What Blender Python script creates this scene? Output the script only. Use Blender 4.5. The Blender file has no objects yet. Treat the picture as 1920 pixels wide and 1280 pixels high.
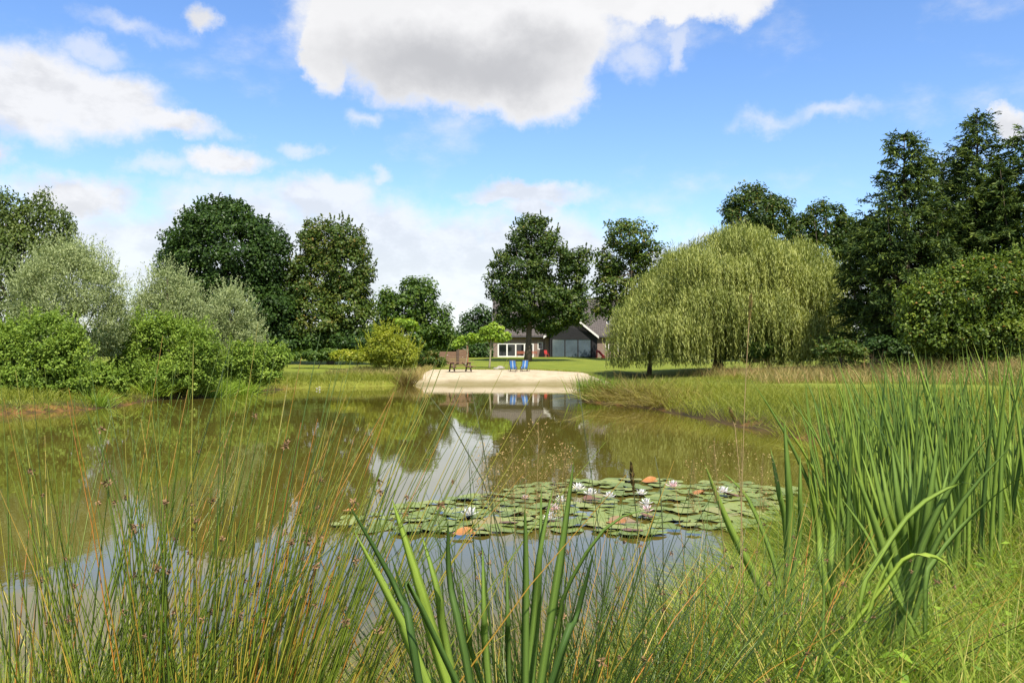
import bpy, math, random
import numpy as np
from mathutils import Vector, Matrix
R = math.radians
rng = np.random.default_rng(7)
random.seed(7)
sc = bpy.context.scene
col = sc.collection

# ---------------------------------------------------------------- camera
FPX, CX, CY, HZ, EYE = 1600.0, 960.0, 640.0, 676.0, 1.9
PITCH = math.atan((HZ - CY) / FPX)
cd = bpy.data.cameras.new('camera'); cam = bpy.data.objects.new('camera', cd); col.objects.link(cam)
cam.location = (0, 0, EYE); cam.rotation_euler = (math.pi/2 + PITCH, 0, 0)
cd.sensor_width = 36; cd.lens = 36 * FPX / 1920; cd.clip_start = 0.05; cd.clip_end = 6000
sc.camera = cam
sc.view_settings.view_transform = 'Standard'; sc.view_settings.look = 'None'
sc.view_settings.exposure = 0.62; sc.view_settings.gamma = 1.0
sc.render.engine = 'CYCLES'
sc.cycles.max_bounces = 6; sc.cycles.diffuse_bounces = 3; sc.cycles.glossy_bounces = 3
sc.cycles.transmission_bounces = 3; sc.cycles.use_denoising = True

def at(px, py, Y):
    """world point on the ray of photo pixel (px,py) at depth Y"""
    a = (px - CX) / FPX; b = (CY - py) / FPX
    c, s = math.cos(PITCH), math.sin(PITCH)
    d = (a, c - b*s, s + b*c); k = Y / d[1]
    return Vector((d[0]*k, Y, EYE + d[2]*k))

# ---------------------------------------------------------------- sky and sun
SUN_EL, SUN_AZ = R(56), R(160)          # azimuth measured from +Y (view direction) clockwise
w = bpy.data.worlds.new('World'); sc.world = w; w.use_nodes = True
nt = w.node_tree; N = nt.nodes; L = nt.links
N.clear()
def nd(tree, kind, **kw):
    n = tree.nodes.new(kind)
    for k, v in kw.items():
        if k == 'ins':
            for i, x in v.items():
                if isinstance(x, bpy.types.NodeSocket): tree.links.new(x, n.inputs[i])
                else: n.inputs[i].default_value = x
        else: setattr(n, k, v)
    return n
def mth(op, a, b=None, c=None, clamp=False, tree=None):
    ins = {0: a}
    if b is not None: ins[1] = b
    if c is not None: ins[2] = c
    return nd(tree or nt, 'ShaderNodeMath', operation=op, use_clamp=clamp, ins=ins).outputs[0]
sky = nd(nt, 'ShaderNodeTexSky', sky_type='NISHITA', sun_disc=False, sun_elevation=SUN_EL, sun_rotation=SUN_AZ,
         air_density=1.0, dust_density=0.6, ozone_density=2.0, altitude=0)
tc = nd(nt, 'ShaderNodeTexCoord').outputs['Generated']
sx = nd(nt, 'ShaderNodeSeparateXYZ', ins={0: tc})
X, Y, Z = sx.outputs
az0 = mth('ARCTAN2', X, Y)                        # 0 ahead, positive to the right
el0 = mth('ARCSINE', Z)
# noise in (az, el) warped space : clouds get wide and flat towards the horizon
vec = nd(nt, 'ShaderNodeCombineXYZ', ins={0: az0, 1: mth('MULTIPLY', el0, 1.7), 2: 0.37}).outputs[0]
wob = nd(nt, 'ShaderNodeTexNoise', noise_dimensions='3D', ins={'Vector': tc, 'Scale': 9.0, 'Detail': 7.0, 'Roughness': 0.62})
wv = nd(nt, 'ShaderNodeSeparateXYZ', ins={0: nd(nt, 'ShaderNodeVectorMath', operation='SUBTRACT', ins={0: wob.outputs['Color'], 1: (0.5, 0.5, 0.5)}).outputs[0]})
az = mth('MULTIPLY_ADD', wv.outputs[0], 0.13, az0)
el = mth('MULTIPLY_ADD', wv.outputs[1], 0.11, el0)
fb = nd(nt, 'ShaderNodeTexNoise', noise_dimensions='3D', ins={'Vector': vec, 'Scale': 7.0, 'Detail': 9.0, 'Roughness': 0.6}).outputs['Fac']
fb2 = nd(nt, 'ShaderNodeTexNoise', noise_dimensions='3D', ins={'Vector': vec, 'Scale': 22.0, 'Detail': 6.0, 'Roughness': 0.6}).outputs['Fac']
def blob(px, py, rx, ry):
    a = math.atan((px - CX) / FPX); e = math.atan((HZ - py) / FPX * math.cos(a))
    ra, re = rx / FPX, ry / FPX
    p = mth('POWER', mth('DIVIDE', mth('SUBTRACT', az, a), ra), 2.0)
    q = mth('POWER', mth('DIVIDE', mth('SUBTRACT', el, e), re), 2.0)
    return mth('SUBTRACT', 1.0, mth('SQRT', mth('ADD', p, q)))
def union(bl):
    s = bl[0]
    for b in bl[1:]: s = mth('SMOOTH_MAX', s, b, 0.12)
    return s
big = union([blob(760, 30, 215, 120), blob(930, 50, 235, 135), blob(1050, 110, 95, 95), blob(1260, -30, 230, 60), blob(800, 105, 190, 105), blob(940, 120, 190, 92), blob(610, 80, 52, 95), blob(880, -200, 520, 190)])
cum = union([blob(40, 165, 120, 70), blob(190, 190, 120, 56), blob(320, 228, 95, 28), blob(140, 352, 110, 50), blob(415, 305, 58, 30), blob(370, 10, 38, 34), blob(-20, 270, 50, 40), blob(1915, 210, 26, 26)])
wisp = union([blob(150, 88, 80, 26), blob(1560, 212, 80, 24), blob(1460, 222, 110, 30), blob(670, 240, 44, 24), blob(730, 338, 34, 18), blob(300, 315, 95, 24), blob(1200, 110, 60, 40), blob(1285, 90, 24, 40), blob(240, 40, 120, 30), blob(550, 270, 60, 18)])
low = union([blob(600, 390, 130, 60), blob(360, 480, 420, 125), blob(700, 500, 470, 120), blob(1000, 360, 150, 30), blob(1010, 400, 75, 42),
             blob(1000, 520, 420, 120), blob(1290, 480, 140, 50)])
# everywhere else: the same scattered fair-weather cloud, chosen by noise alone and fading in outside the field of view
glob = nd(nt, 'ShaderNodeTexNoise', noise_dimensions='3D', ins={'Vector': tc, 'Scale': 2.3, 'Detail': 8.0, 'Roughness': 0.55}).outputs['Fac']
side = nd(nt, 'ShaderNodeMapRange', interpolation_type='SMOOTHSTEP', ins={0: mth('ABSOLUTE', az0), 1: 0.58, 2: 0.85, 3: 0.0, 4: 1.0}).outputs[0]
top_ = nd(nt, 'ShaderNodeMapRange', interpolation_type='SMOOTHSTEP', ins={0: el0, 1: 0.5, 2: 0.75, 3: 0.0, 4: 1.0}).outputs[0]
glob = mth('MULTIPLY', mth('MULTIPLY', mth('SUBTRACT', glob, 0.5), 5.0), mth('MAXIMUM', side, top_))
haze_band = nd(nt, 'ShaderNodeMapRange', interpolation_type='SMOOTHSTEP', ins={0: mth('MULTIPLY_ADD', fb, -0.1, el0), 1: 0.02, 2: 0.12, 3: 0.5, 4: -0.2}).outputs[0]
def dens(s, lo, hi, k):
    return nd(nt, 'ShaderNodeMapRange', interpolation_type='SMOOTHSTEP', ins={0: mth('MULTIPLY_ADD', mth('SUBTRACT', fb, 0.5), k, s), 1: lo, 2: hi, 3: 0.0, 4: 1.0}).outputs[0]
d_big = dens(big, -0.16, 0.24, 0.85)
d_cum = mth('MULTIPLY', dens(cum, -0.25, 0.6, 1.7), 0.95)
d_low = mth('MULTIPLY', dens(mth('MAXIMUM', low, haze_band), -0.2, 0.55, 1.9), 0.84)
d_wsp = mth('MULTIPLY', dens(wisp, -0.1, 1.0, 2.2), 0.6)
d_glb = dens(glob, 0.1, 0.6, 0.5)
d_all = mth('MAXIMUM', mth('MAXIMUM', d_big, mth('MAXIMUM', d_cum, d_wsp)), mth('MAXIMUM', d_low, d_glb))
wisps = mth('MULTIPLY', nd(nt, 'ShaderNodeMapRange', interpolation_type='SMOOTHSTEP', ins={0: fb, 1: 0.52, 2: 0.8, 3: 0.0, 4: 1.0}).outputs[0], 0.35)
d_all = mth('MAXIMUM', d_all, wisps)
# thick cloud is greyer in its middle and lower part
core = union([blob(790, 125, 270, 110), blob(930, 125, 260, 95)])
def mapr(s, lo, hi, a_, b_): return nd(nt, 'ShaderNodeMapRange', interpolation_type='SMOOTHSTEP', ins={0: s, 1: lo, 2: hi, 3: a_, 4: b_}).outputs[0]
grey = mth('MULTIPLY', mapr(mth('MULTIPLY_ADD', mth('SUBTRACT', fb, 0.5), 0.8, core), -0.05, 0.95, 0.0, 1.0), d_big)
puff = mapr(mth('MULTIPLY_ADD', mth('SUBTRACT', fb2, 0.5), 0.9, fb), 0.4, 0.68, 0.42, 0.0)
gr = mth('MAXIMUM', grey, mth('MULTIPLY', puff, mapr(mth('MAXIMUM', cum, mth('MAXIMUM', low, glob)), 0.0, 0.5, 0.0, 1.0)))
gr = mth('MAXIMUM', gr, mth('MULTIPLY', puff, mth('MULTIPLY', d_big, 0.3)))
ccol = nd(nt, 'ShaderNodeMix', data_type='RGBA', ins={0: gr, 6: (0.62, 0.62, 0.63, 1), 7: (0.385, 0.39, 0.41, 1)}).outputs[2]
# the clear sky itself, brought to the photograph's exposure
SKY_STRENGTH = 0.145
skyc = nd(nt, 'ShaderNodeHueSaturation', ins={'Hue': 0.508, 'Saturation': 1.2, 'Value': 1.06, 'Color': sky.outputs[0]}).outputs[0]
cl_scaled = nd(nt, 'ShaderNodeVectorMath', operation='SCALE', ins={0: ccol, 3: 1.0 / SKY_STRENGTH}).outputs[0]
mixc = nd(nt, 'ShaderNodeMix', data_type='RGBA', ins={0: d_all, 6: skyc, 7: cl_scaled}).outputs[2]
bg = nd(nt, 'ShaderNodeBackground', ins={0: mixc, 1: SKY_STRENGTH})
nd(nt, 'ShaderNodeOutputWorld', ins={0: bg.outputs[0]})
w.cycles.sampling_method = 'MANUAL'; w.cycles.sample_map_resolution = 512

ld = bpy.data.lights.new('sun', 'SUN'); sun = bpy.data.objects.new('sun', ld); col.objects.link(sun)
ld.energy = 4.9; ld.angle = R(0.53); ld.color = (1.0, 0.93, 0.80)
to_sun = Vector((math.sin(SUN_AZ)*math.cos(SUN_EL), math.cos(SUN_AZ)*math.cos(SUN_EL), math.sin(SUN_EL)))
sun.rotation_euler = to_sun.to_track_quat('Z', 'Y').to_euler()
sun.location = to_sun * 200

# ---------------------------------------------------------------- materials
def mat(name):
    m = bpy.data.materials.new(name); m.use_nodes = True; m.node_tree.nodes.clear(); return m
def ramp(t, fac, stops):
    n = nd(t, 'ShaderNodeValToRGB', ins={0: fac}); e = n.color_ramp.elements
    while len(e) < len(stops): e.new(0.5)
    for i, (p, c) in enumerate(stops): e[i].position = p; e[i].color = (*c, 1)
    return n.outputs[0]
GAIN = (1.34, 1.34, 0.76)
def foliage(name, stops, trans=0.35, rough=0.5, spec=0.3, tcol=(1.35, 1.35, 0.5), gain=None):
    gn = gain or GAIN
    m = mat(name); t = m.node_tree
    a = nd(t, 'ShaderNodeAttribute', attribute_name='tint').outputs['Fac']
    c = ramp(t, a, [(p_, (r_*gn[0], g_*gn[1], b_*gn[2])) for p_, (r_, g_, b_) in stops])
    p = nd(t, 'ShaderNodeBsdfPrincipled', ins={'Base Color': c, 'Roughness': rough, 'Specular IOR Level': spec})
    tc_ = nd(t, 'ShaderNodeMix', data_type='RGBA', blend_type='MULTIPLY', ins={0: 1.0, 6: c, 7: (*tcol, 1)}).outputs[2]
    tr = nd(t, 'ShaderNodeBsdfTranslucent', ins={0: tc_})
    mx = nd(t, 'ShaderNodeMixShader', ins={0: trans, 1: p.outputs[0], 2: tr.outputs[0]})
    nd(t, 'ShaderNodeOutputMaterial', ins={0: mx.outputs[0]})
    return m
def solid(name, c, rough=0.6, var=0.25, scale=8.0, bump=0.0, metal=0.0, spec=0.4, ior=1.5, stretch=(1, 1, 1)):
    m = mat(name); t = m.node_tree
    tcx = nd(t, 'ShaderNodeTexCoord').outputs['Object']
    mp = nd(t, 'ShaderNodeMapping', ins={0: tcx, 3: stretch}).outputs[0]
    n = nd(t, 'ShaderNodeTexNoise', ins={'Vector': mp, 'Scale': scale, 'Detail': 6.0, 'Roughness': 0.65}).outputs['Fac']
    lo = tuple(x*(1-var) for x in c); hi = tuple(min(1, x*(1+var)) for x in c)
    cc = ramp(t, n, [(0.3, lo), (0.7, hi)])
    p = nd(t, 'ShaderNodeBsdfPrincipled', ins={'Base Color': cc, 'Roughness': rough, 'Metallic': metal, 'Specular IOR Level': spec, 'IOR': ior})
    if bump:
        b = nd(t, 'ShaderNodeBump', ins={'Strength': bump, 'Distance': 0.02, 'Height': n}); t.links.new(b.outputs[0], p.inputs['Normal'])
    nd(t, 'ShaderNodeOutputMaterial', ins={0: p.outputs[0]})
    return m

# ---------------------------------------------------------------- object helpers
def tag(o, label=None, cat=None, group=None, kind=None):
    if label: o['label'] = label
    if cat: o['category'] = cat
    if group: o['group'] = group
    if kind: o['kind'] = kind
    return o
def empty(name, loc=(0, 0, 0), rz=0.0, label=None, cat=None, group=None):
    o = bpy.data.objects.new(name, None); col.objects.link(o); o.location = loc; o.rotation_euler = (0, 0, rz)
    o.empty_display_size = 0.2
    return tag(o, label, cat, group)
def link(name, me, parent=None, loc=None, rot=None):
    o = bpy.data.objects.new(name, me); col.objects.link(o)
    if parent: o.parent = parent
    if loc is not None: o.location = loc
    if rot is not None: o.rotation_euler = rot
    return o
def mesh_np(name, v, f, m=None, tint=None, smooth=False, attrs=None):
    """v (n,3), f (k,3|4) arrays -> mesh datablock"""
    v = np.ascontiguousarray(v, dtype=np.float32); f = np.ascontiguousarray(f, dtype=np.int32)
    me = bpy.data.meshes.new(name)
    me.vertices.add(len(v)); me.vertices.foreach_set('co', v.ravel())
    k = f.shape[1]
    me.loops.add(f.size); me.loops.foreach_set('vertex_index', f.ravel())
    me.polygons.add(len(f)); me.polygons.foreach_set('loop_start', np.arange(0, f.size, k, dtype=np.int32))
    try: me.polygons.foreach_set('loop_total', np.full(len(f), k, dtype=np.int32))
    except Exception: pass
    if smooth: me.polygons.foreach_set('use_smooth', np.ones(len(f), dtype=bool))
    for nme, arr in ([('tint', tint)] if tint is not None else []) + list((attrs or {}).items()):
        at_ = me.attributes.new(nme, 'FLOAT', 'POINT'); at_.data.foreach_set('value', np.ascontiguousarray(arr, dtype=np.float32))
    me.update(calc_edges=True); me.validate()
    if m: me.materials.append(m)
    return me
class MB:
    """collects boxes, tubes and prisms in metres, built as ONE mesh"""
    def __init__(s): s.v = []; s.f = []
    def add(s, vs, fs):
        o = len(s.v); s.v += [tuple(x) for x in vs]; s.f += [tuple(i + o for i in f) for f in fs]; return s
    def box(s, c, d, rot=None):
        cx, cy, cz = c; a, b, e = (x/2 for x in d)
        vs = [Vector((i*a, j*b, k*e)) for i in (-1, 1) for j in (-1, 1) for k in (-1, 1)]
        if rot is not None: vs = [rot @ p for p in vs]
        vs = [(p.x+cx, p.y+cy, p.z+cz) for p in vs]
        return s.add(vs, [(0, 1, 3, 2), (4, 6, 7, 5), (0, 4, 5, 1), (2, 3, 7, 6), (0, 2, 6, 4), (1, 5, 7, 3)])
    def bar(s, p, q, w_, t_, up=(0, 0, 1)):
        p, q = Vector(p), Vector(q); z = (q-p).normalized(); u = Vector(up)
        x = z.cross(u)
        if x.length < 1e-4: x = z.cross(Vector((1, 0, 0)))
        x.normalize(); y = x.cross(z)
        vs = [r + x*(i*w_/2) + y*(j*t_/2) for r in (p, q) for i, j in ((-1, -1), (1, -1), (1, 1), (-1, 1))]
        return s.add(vs, [(0, 3, 2, 1), (4, 5, 6, 7), (0, 1, 5, 4), (1, 2, 6, 5), (2, 3, 7, 6), (3, 0, 4, 7)])
    def tube(s, pts, rad, n=8):
        pts = [Vector(p) for p in pts]; rings = []
        for i, p in enumerate(pts):
            d = (pts[min(i+1, len(pts)-1)] - pts[max(i-1, 0)]).normalized()
            x = d.cross(Vector((0.13, 0.97, 0.2))).normalized(); y = d.cross(x)
            r = rad[i] if hasattr(rad, '__len__') else rad
            rings.append([p + x*(r*math.cos(2*math.pi*k/n)) + y*(r*math.sin(2*math.pi*k/n)) for k in range(n)])
        fs = []
        for i in range(len(pts)-1):
            for k in range(n): a, b = i*n+k, i*n+(k+1) % n; fs.append((a, b, b+n, a+n))
        fs.append(tuple(range(n-1, -1, -1))); fs.append(tuple((len(pts)-1)*n+k for k in range(n)))
        return s.add([p for r_ in rings for p in r_], fs)
    def poly(s, pts, off):
        """prism from a polygon and an offset vector"""
        n = len(pts); off = Vector(off)
        vs = [Vector(p) for p in pts] + [Vector(p)+off for p in pts]
        fs = [tuple(range(n-1, -1, -1)), tuple(range(n, 2*n))] + [(i, (i+1) % n, (i+1) % n+n, i+n) for i in range(n)]
        return s.add(vs, fs)
    def mesh(s, name, m, smooth=False):
        me = bpy.data.meshes.new(name); me.from_pydata(s.v, [], s.f); me.update()
        if m: me.materials.append(m)
        if smooth:
            for p in me.polygons: p.use_smooth = True
        return me
    def build(s, name, m, parent=None, loc=None, rot=None, smooth=False): return link(name, s.mesh(name, m, smooth), parent, loc, rot)

def unit(a): return a / np.maximum(np.linalg.norm(a, axis=-1, keepdims=True), 1e-9)
def rdir(n): return unit(rng.normal(size=(n, 3)))
def leaves(c, d, nrm, ln, wd, tint, fold=0.25):
    """rhombic leaf-sized faces: centre, pointing direction, normal"""
    n = len(c); d = unit(d); s = unit(np.cross(d, nrm)); nn = np.cross(s, d)
    ln = np.broadcast_to(ln, n)[:, None]; wd = np.broadcast_to(wd, n)[:, None]
    b = c - d*ln*0.5; t = c + d*ln*0.5; m_ = c + nn*wd*fold - d*ln*0.06
    v = np.stack([b, m_ + s*wd*0.5, t, m_ - s*wd*0.5], 1).reshape(-1, 3)
    f = np.arange(4*n).reshape(-1, 4)
    return v, f, np.repeat(np.broadcast_to(tint, n), 4)
def merge(parts):
    vs, fs, ts = [], [], []; o = 0
    for v, f, t in parts: vs.append(v); fs.append(f+o); ts.append(t); o += len(v)
    return np.concatenate(vs), np.concatenate(fs), np.concatenate(ts)
def ribbons(base, tip_dir, ln, wd, bend, tint, segs=3, face=None, twist=None):
    """grass blades: base (n,3), direction (n,3), droop amount; tapering ribbons of quads"""
    n = len(base); d = unit(tip_dir)
    if face is None:
        a = rng.uniform(0, 2*np.pi, n); face = np.stack([np.cos(a), np.sin(a), np.zeros(n)], 1)
    s = unit(np.cross(d, face) + 1e-6)
    hor = d.copy(); hor[:, 2] = 0
    hl = np.linalg.norm(hor, axis=1, keepdims=True); hor = np.where(hl > 1e-3, hor/np.maximum(hl, 1e-3), face)
    ln = np.broadcast_to(ln, n)[:, None]; wd = np.broadcast_to(wd, n)[:, None]; bend = np.broadcast_to(bend, n)[:, None]
    rows = []
    for k in range(segs+1):
        u = k/segs
        p = base + d*ln*u + (hor*0.75 - np.array([0, 0, 0.55]))*bend*ln*u*u
        wk = wd*(0.75 + 0.6*u - 1.32*u*u) if k < segs else wd*0.04
        rows += [p - s*wk*0.5, p + s*wk*0.5]
    v = np.stack(rows, 1).reshape(-1, 3); q = 2*(segs+1)
    f0 = np.array([[2*k, 2*k+1, 2*k+3, 2*k+2] for k in range(segs)])
    f = (np.arange(n)[:, None, None]*q + f0[None]).reshape(-1, 4)
    return v, f, np.repeat(np.broadcast_to(tint, n), q)
def stems(base, d, ln, r, bend, tint, segs=4):
    """thin three-sided stalks"""
    n = len(base); d = unit(d); a = unit(np.cross(d, np.array([0.3, 0.9, 0.15]))); b = np.cross(d, a)
    hor = d.copy(); hor[:, 2] = 0; hor = unit(hor)
    ln = np.broadcast_to(ln, n)[:, None]; r = np.broadcast_to(r, n)[:, None]; bend = np.broadcast_to(bend, n)[:, None]
    rows = []
    for k in range(segs+1):
        u = k/segs; p = base + d*ln*u + (hor*0.7 - np.array([0, 0, 0.5]))*bend*ln*u*u
        rk = r*(1.0 - 0.8*u**1.6)
        for j in range(3):
            an = 2*np.pi*j/3; rows.append(p + (a*np.cos(an) + b*np.sin(an))*rk)
    v = np.stack(rows, 1).reshape(-1, 3); q = 3*(segs+1)
    f0 = np.array([[3*k+j, 3*k+(j+1) % 3, 3*k+3+(j+1) % 3, 3*k+3+j] for k in range(segs) for j in range(3)])
    f = (np.arange(n)[:, None, None]*q + f0[None]).reshape(-1, 4)
    return v, f, np.repeat(np.broadcast_to(tint, n), q)
def stem_point(base, d, ln, bend, u):
    d = unit(d); hor = d.copy(); hor[:, 2] = 0; hor = unit(hor)
    return base + d*ln[:, None]*u[:, None] + (hor*0.7 - np.array([0, 0, 0.5]))*(bend*ln*u*u)[:, None]

# ---------------------------------------------------------------- terrain
SHORE = [(-18.6, 29.0), (-16.6, 33), (-17, 41), (-15.6, 44), (-15.4, 53), (-14.1, 61), (-11, 63.5), (-7.4, 66), (-1, 66.5), (5.4, 66), (8.4, 63), (9.2, 55), (7.2, 47), (4.4, 42.5),
         (3.3, 40), (4.5, 37.3), (5.8, 31.7), (6.4, 26), (6.85, 23), (7.1, 20.2), (6.9, 16.5), (5.6, 13.0), (4.2, 10.6), (2.7, 8.4), (1.7, 6.8), (0.7, 5.2), (-0.6, 4.3), (-2.2, 3.9), (-4, 4.1), (-7, 5),
         (-12, 8.5), (-17, 15), (-19.5, 22)]
def catmull(pts, k):
    P = np.array(pts, float); n = len(P); out = []
    for i in range(n):
        p0, p1, p2, p3 = P[i-1], P[i], P[(i+1) % n], P[(i+2) % n]
        for j in range(k):
            t = j/k
            out.append(0.5*((2*p1) + (-p0+p2)*t + (2*p0-5*p1+4*p2-p3)*t*t + (-p0+3*p1-3*p2+p3)*t**3))
    return np.array(out)
POLY = catmull(SHORE, 8)
_i = np.arange(len(POLY)); POLY = POLY + 0.16*np.stack([np.sin(_i*1.7)+np.sin(_i*0.61+1), np.cos(_i*1.31)+np.sin(_i*0.37)], 1)*np.clip(POLY[:, 1:2]/40, 0.3, 1)
def sdist(p):
    """signed distance to the pond outline, positive on land"""
    p = np.atleast_2d(np.asarray(p, float))[:, :2]; A = POLY; B = np.roll(POLY, -1, 0)
    out = np.empty(len(p))
    for s in range(0, len(p), 3000):
        q = p[s:s+3000]; e = B-A
        w_ = q[:, None, :] - A[None]
        t = np.clip((w_*e).sum(-1)/(e*e).sum(-1), 0, 1)
        dd = np.linalg.norm(w_ - e[None]*t[..., None], axis=-1).min(1)
        c1 = (A[None, :, 1] <= q[:, None, 1]); c2 = (B[None, :, 1] > q[:, None, 1])
        cr = e[None, :, 0]*w_[..., 1] - e[None, :, 1]*w_[..., 0]
        wn = ((c1 & c2 & (cr > 0)).astype(int) - ((~c1) & (~c2) & (cr < 0)).astype(int)).sum(1)
        out[s:s+3000] = np.where(wn != 0, -dd, dd)
    return out
def sst(x, a, b): t = np.clip((x-a)/(b-a), 0, 1); return t*t*(3-2*t)
def sand_mask(x, y):
    top = np.interp(x, [-9, -8, 2, 6, 8, 12], [76, 80.5, 79.5, 74, 66, 60])
    return sst(x, -9.2, -7.2)*(1-sst(x, 7, 9))*sst(y, 56, 60)*(1-sst(y, top-1.6, top+1.6))
def height(x, y, d=None):
    x = np.asarray(x, float); y = np.asarray(y, float)
    if d is None: d = sdist(np.stack([x, y], 1))
    o = np.maximum(d, 0)
    bank = 0.30*sst(o, 0, 0.7) + 0.15*sst(o, 0.3, 3.0) + 0.031*o
    bm = sst(x, -9.5, -7.5)*(1-sst(x, 9, 12))*sst(y, 56, 62)
    beach = np.minimum(0.12*o, 0.65 + 0.031*o)
    far = bank*(1-bm) + beach*bm
    far = np.minimum(far, 2.42)
    near = 0.30*sst(o, 0, 0.9) + 0.2*sst(o, 0.4, 3.0)
    kn = sst(y, 8, 24)
    z = near*(1-kn) + far*kn
    z = z + 0.04*np.sin(x*0.7+1)*np.sin(y*0.55)*sst(o, 0.5, 3)*(1-bm)
    return np.where(d < 0, -0.9*sst(-d, 0, 3.0) - 0.02*sst(-d, 0, 0.2), z)
def gz(x, y): return float(height(np.array([x]), np.array([y]))[0])

def axis(spans):
    out = [spans[0][0]]
    for a, b, s in spans: k = max(1, int(round((b-a)/s))); out += list(np.linspace(a, b, k+1)[1:])
    return np.array(out)
gx = axis([(-900, -200, 100), (-200, -60, 14), (-60, -21, 2), (-21, 12, 0.38), (12, 30, 1), (30, 80, 5), (80, 220, 14), (220, 900, 100)])
gy = axis([(-300, -40, 40), (-40, -2, 3), (-2, 68, 0.38), (68, 85, 0.5), (85, 140, 2.5), (140, 300, 16), (300, 1500, 120)])
GX, GY = np.meshgrid(gx, gy); fx, fy = GX.ravel(), GY.ravel()
D_ = sdist(np.stack([fx, fy], 1)); GZ = height(fx, fy, D_)
sandm = sand_mask(fx, fy)
lawn = sst(fy, 70, 80)*(1-sandm)
# the mown path on the right bank
PATH = [(6, 62), (10, 52), (13.5, 43), (16, 36), (20, 30), (26, 25)]
def path_d(x, y):
    P = np.array(PATH, float); best = np.full(np.shape(x), 1e9)
    for a, b in zip(P[:-1], P[1:]):
        e = b-a; t = np.clip(((x-a[0])*e[0] + (y-a[1])*e[1])/(e@e), 0, 1)
        best = np.minimum(best, np.hypot(x-a[0]-e[0]*t, y-a[1]-e[1]*t))
    return best
lawn = np.maximum(lawn, 1-sst(path_d(fx, fy), 1.9, 2.5))
mud = 1-sst(D_, 0.15, 0.9)
moss = sst(fy, 56, 60)*(1-sst(D_, 0.8, 2.2))*sst(-fx, 4, 8)
ny, nx = GX.shape; ii = (np.arange(ny-1)[:, None]*nx + np.arange(nx-1)[None]).ravel()
gf = np.stack([ii, ii+1, ii+nx+1, ii+nx], 1)

m = mat('ground_soil_sand_lawn'); t = m.node_tree
pos = nd(t, 'ShaderNodeNewGeometry').outputs['Position']
def tn(scale, det=6.0, rough=0.6, vec=None, tree=None):
    return nd(tree or t, 'ShaderNodeTexNoise', ins={'Vector': vec or pos, 'Scale': scale, 'Detail': det, 'Roughness': rough}).outputs['Fac']
def A_(n): return nd(t, 'ShaderNodeAttribute', attribute_name=n).outputs['Fac']
def mixc_(f, a, b): return nd(t, 'ShaderNodeMix', data_type='RGBA', ins={0: f, 6: a, 7: b}).outputs[2]
n1, n2, n3 = tn(0.35), tn(3.0), tn(28.0)
meadow = ramp(t, n2, [(0.3, (0.045, 0.055, 0.010)), (0.55, (0.09, 0.105, 0.016)), (0.75, (0.15, 0.13, 0.035))])
lawnc = ramp(t, mth('ADD', mth('MULTIPLY', n1, 0.6, tree=t), mth('MULTIPLY', n3, 0.4, tree=t), tree=t), [(0.35, (0.11, 0.15, 0.018)), (0.55, (0.18, 0.21, 0.026)), (0.72, (0.25, 0.24, 0.045))])
sandc = ramp(t, mth('ADD', mth('MULTIPLY', tn(1.3, 8.0, 0.7), 0.7, tree=t), mth('MULTIPLY', n3, 0.3, tree=t), tree=t), [(0.36, (0.33, 0.26, 0.16)), (0.5, (0.47, 0.39, 0.26)), (0.7, (0.53, 0.45, 0.31))])
mudc = ramp(t, mth('ADD', mth('MULTIPLY', tn(0.22, 3.0), 0.7, tree=t), mth('MULTIPLY', n2, 0.3, tree=t), tree=t), [(0.38, (0.035, 0.028, 0.012)), (0.5, (0.08, 0.052, 0.02)), (0.58, (0.24, 0.12, 0.035)), (0.64, (0.06, 0.05, 0.018))])
mossc = ramp(t, n2, [(0.3, (0.16, 0.15, 0.025)), (0.6, (0.2, 0.22, 0.03)), (0.75, (0.26, 0.17, 0.05))])
c = mixc_(A_('lawn'), meadow, lawnc)
c = mixc_(A_('mud'), c, mudc)
c = mixc_(A_('moss'), c, mossc)
wet = mixc_(A_('wet'), sandc, mixc_(0.72, sandc, (0.15, 0.125, 0.03, 1)))
sf = nd(t, 'ShaderNodeMapRange', interpolation_type='SMOOTHSTEP', ins={0: mth('ADD', A_('sand'), mth('MULTIPLY', mth('SUBTRACT', mth('ADD', mth('MULTIPLY', tn(0.9), 0.6, tree=t), mth('MULTIPLY', tn(6.0), 0.4, tree=t), tree=t), 0.5, tree=t), 1.6, tree=t), tree=t), 1: 0.38, 2: 0.6, 3: 0.0, 4: 1.0}).outputs[0]
c = mixc_(sf, c, wet)
bmp = nd(t, 'ShaderNodeBump', ins={'Strength': 0.6, 'Distance': 0.06, 'Height': mth('ADD', n2, n3, tree=t)})
p = nd(t, 'ShaderNodeBsdfPrincipled', ins={'Base Color': c, 'Roughness': 0.95, 'Specular IOR Level': 0.15, 'Normal': bmp.outputs[0]})
nd(t, 'ShaderNodeOutputMaterial', ins={0: p.outputs[0]})
gme = mesh_np('ground', np.stack([fx, fy, GZ], 1), gf, m, smooth=True,
              attrs={'sand': sandm, 'lawn': lawn, 'mud': mud, 'moss': moss, 'wet': 1-sst(D_ + 0.7*np.sin(fx*1.3)*np.sin(fx*0.47+1), 0.6, 4.2)})
tag(link('ground', gme), kind='structure')

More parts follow.
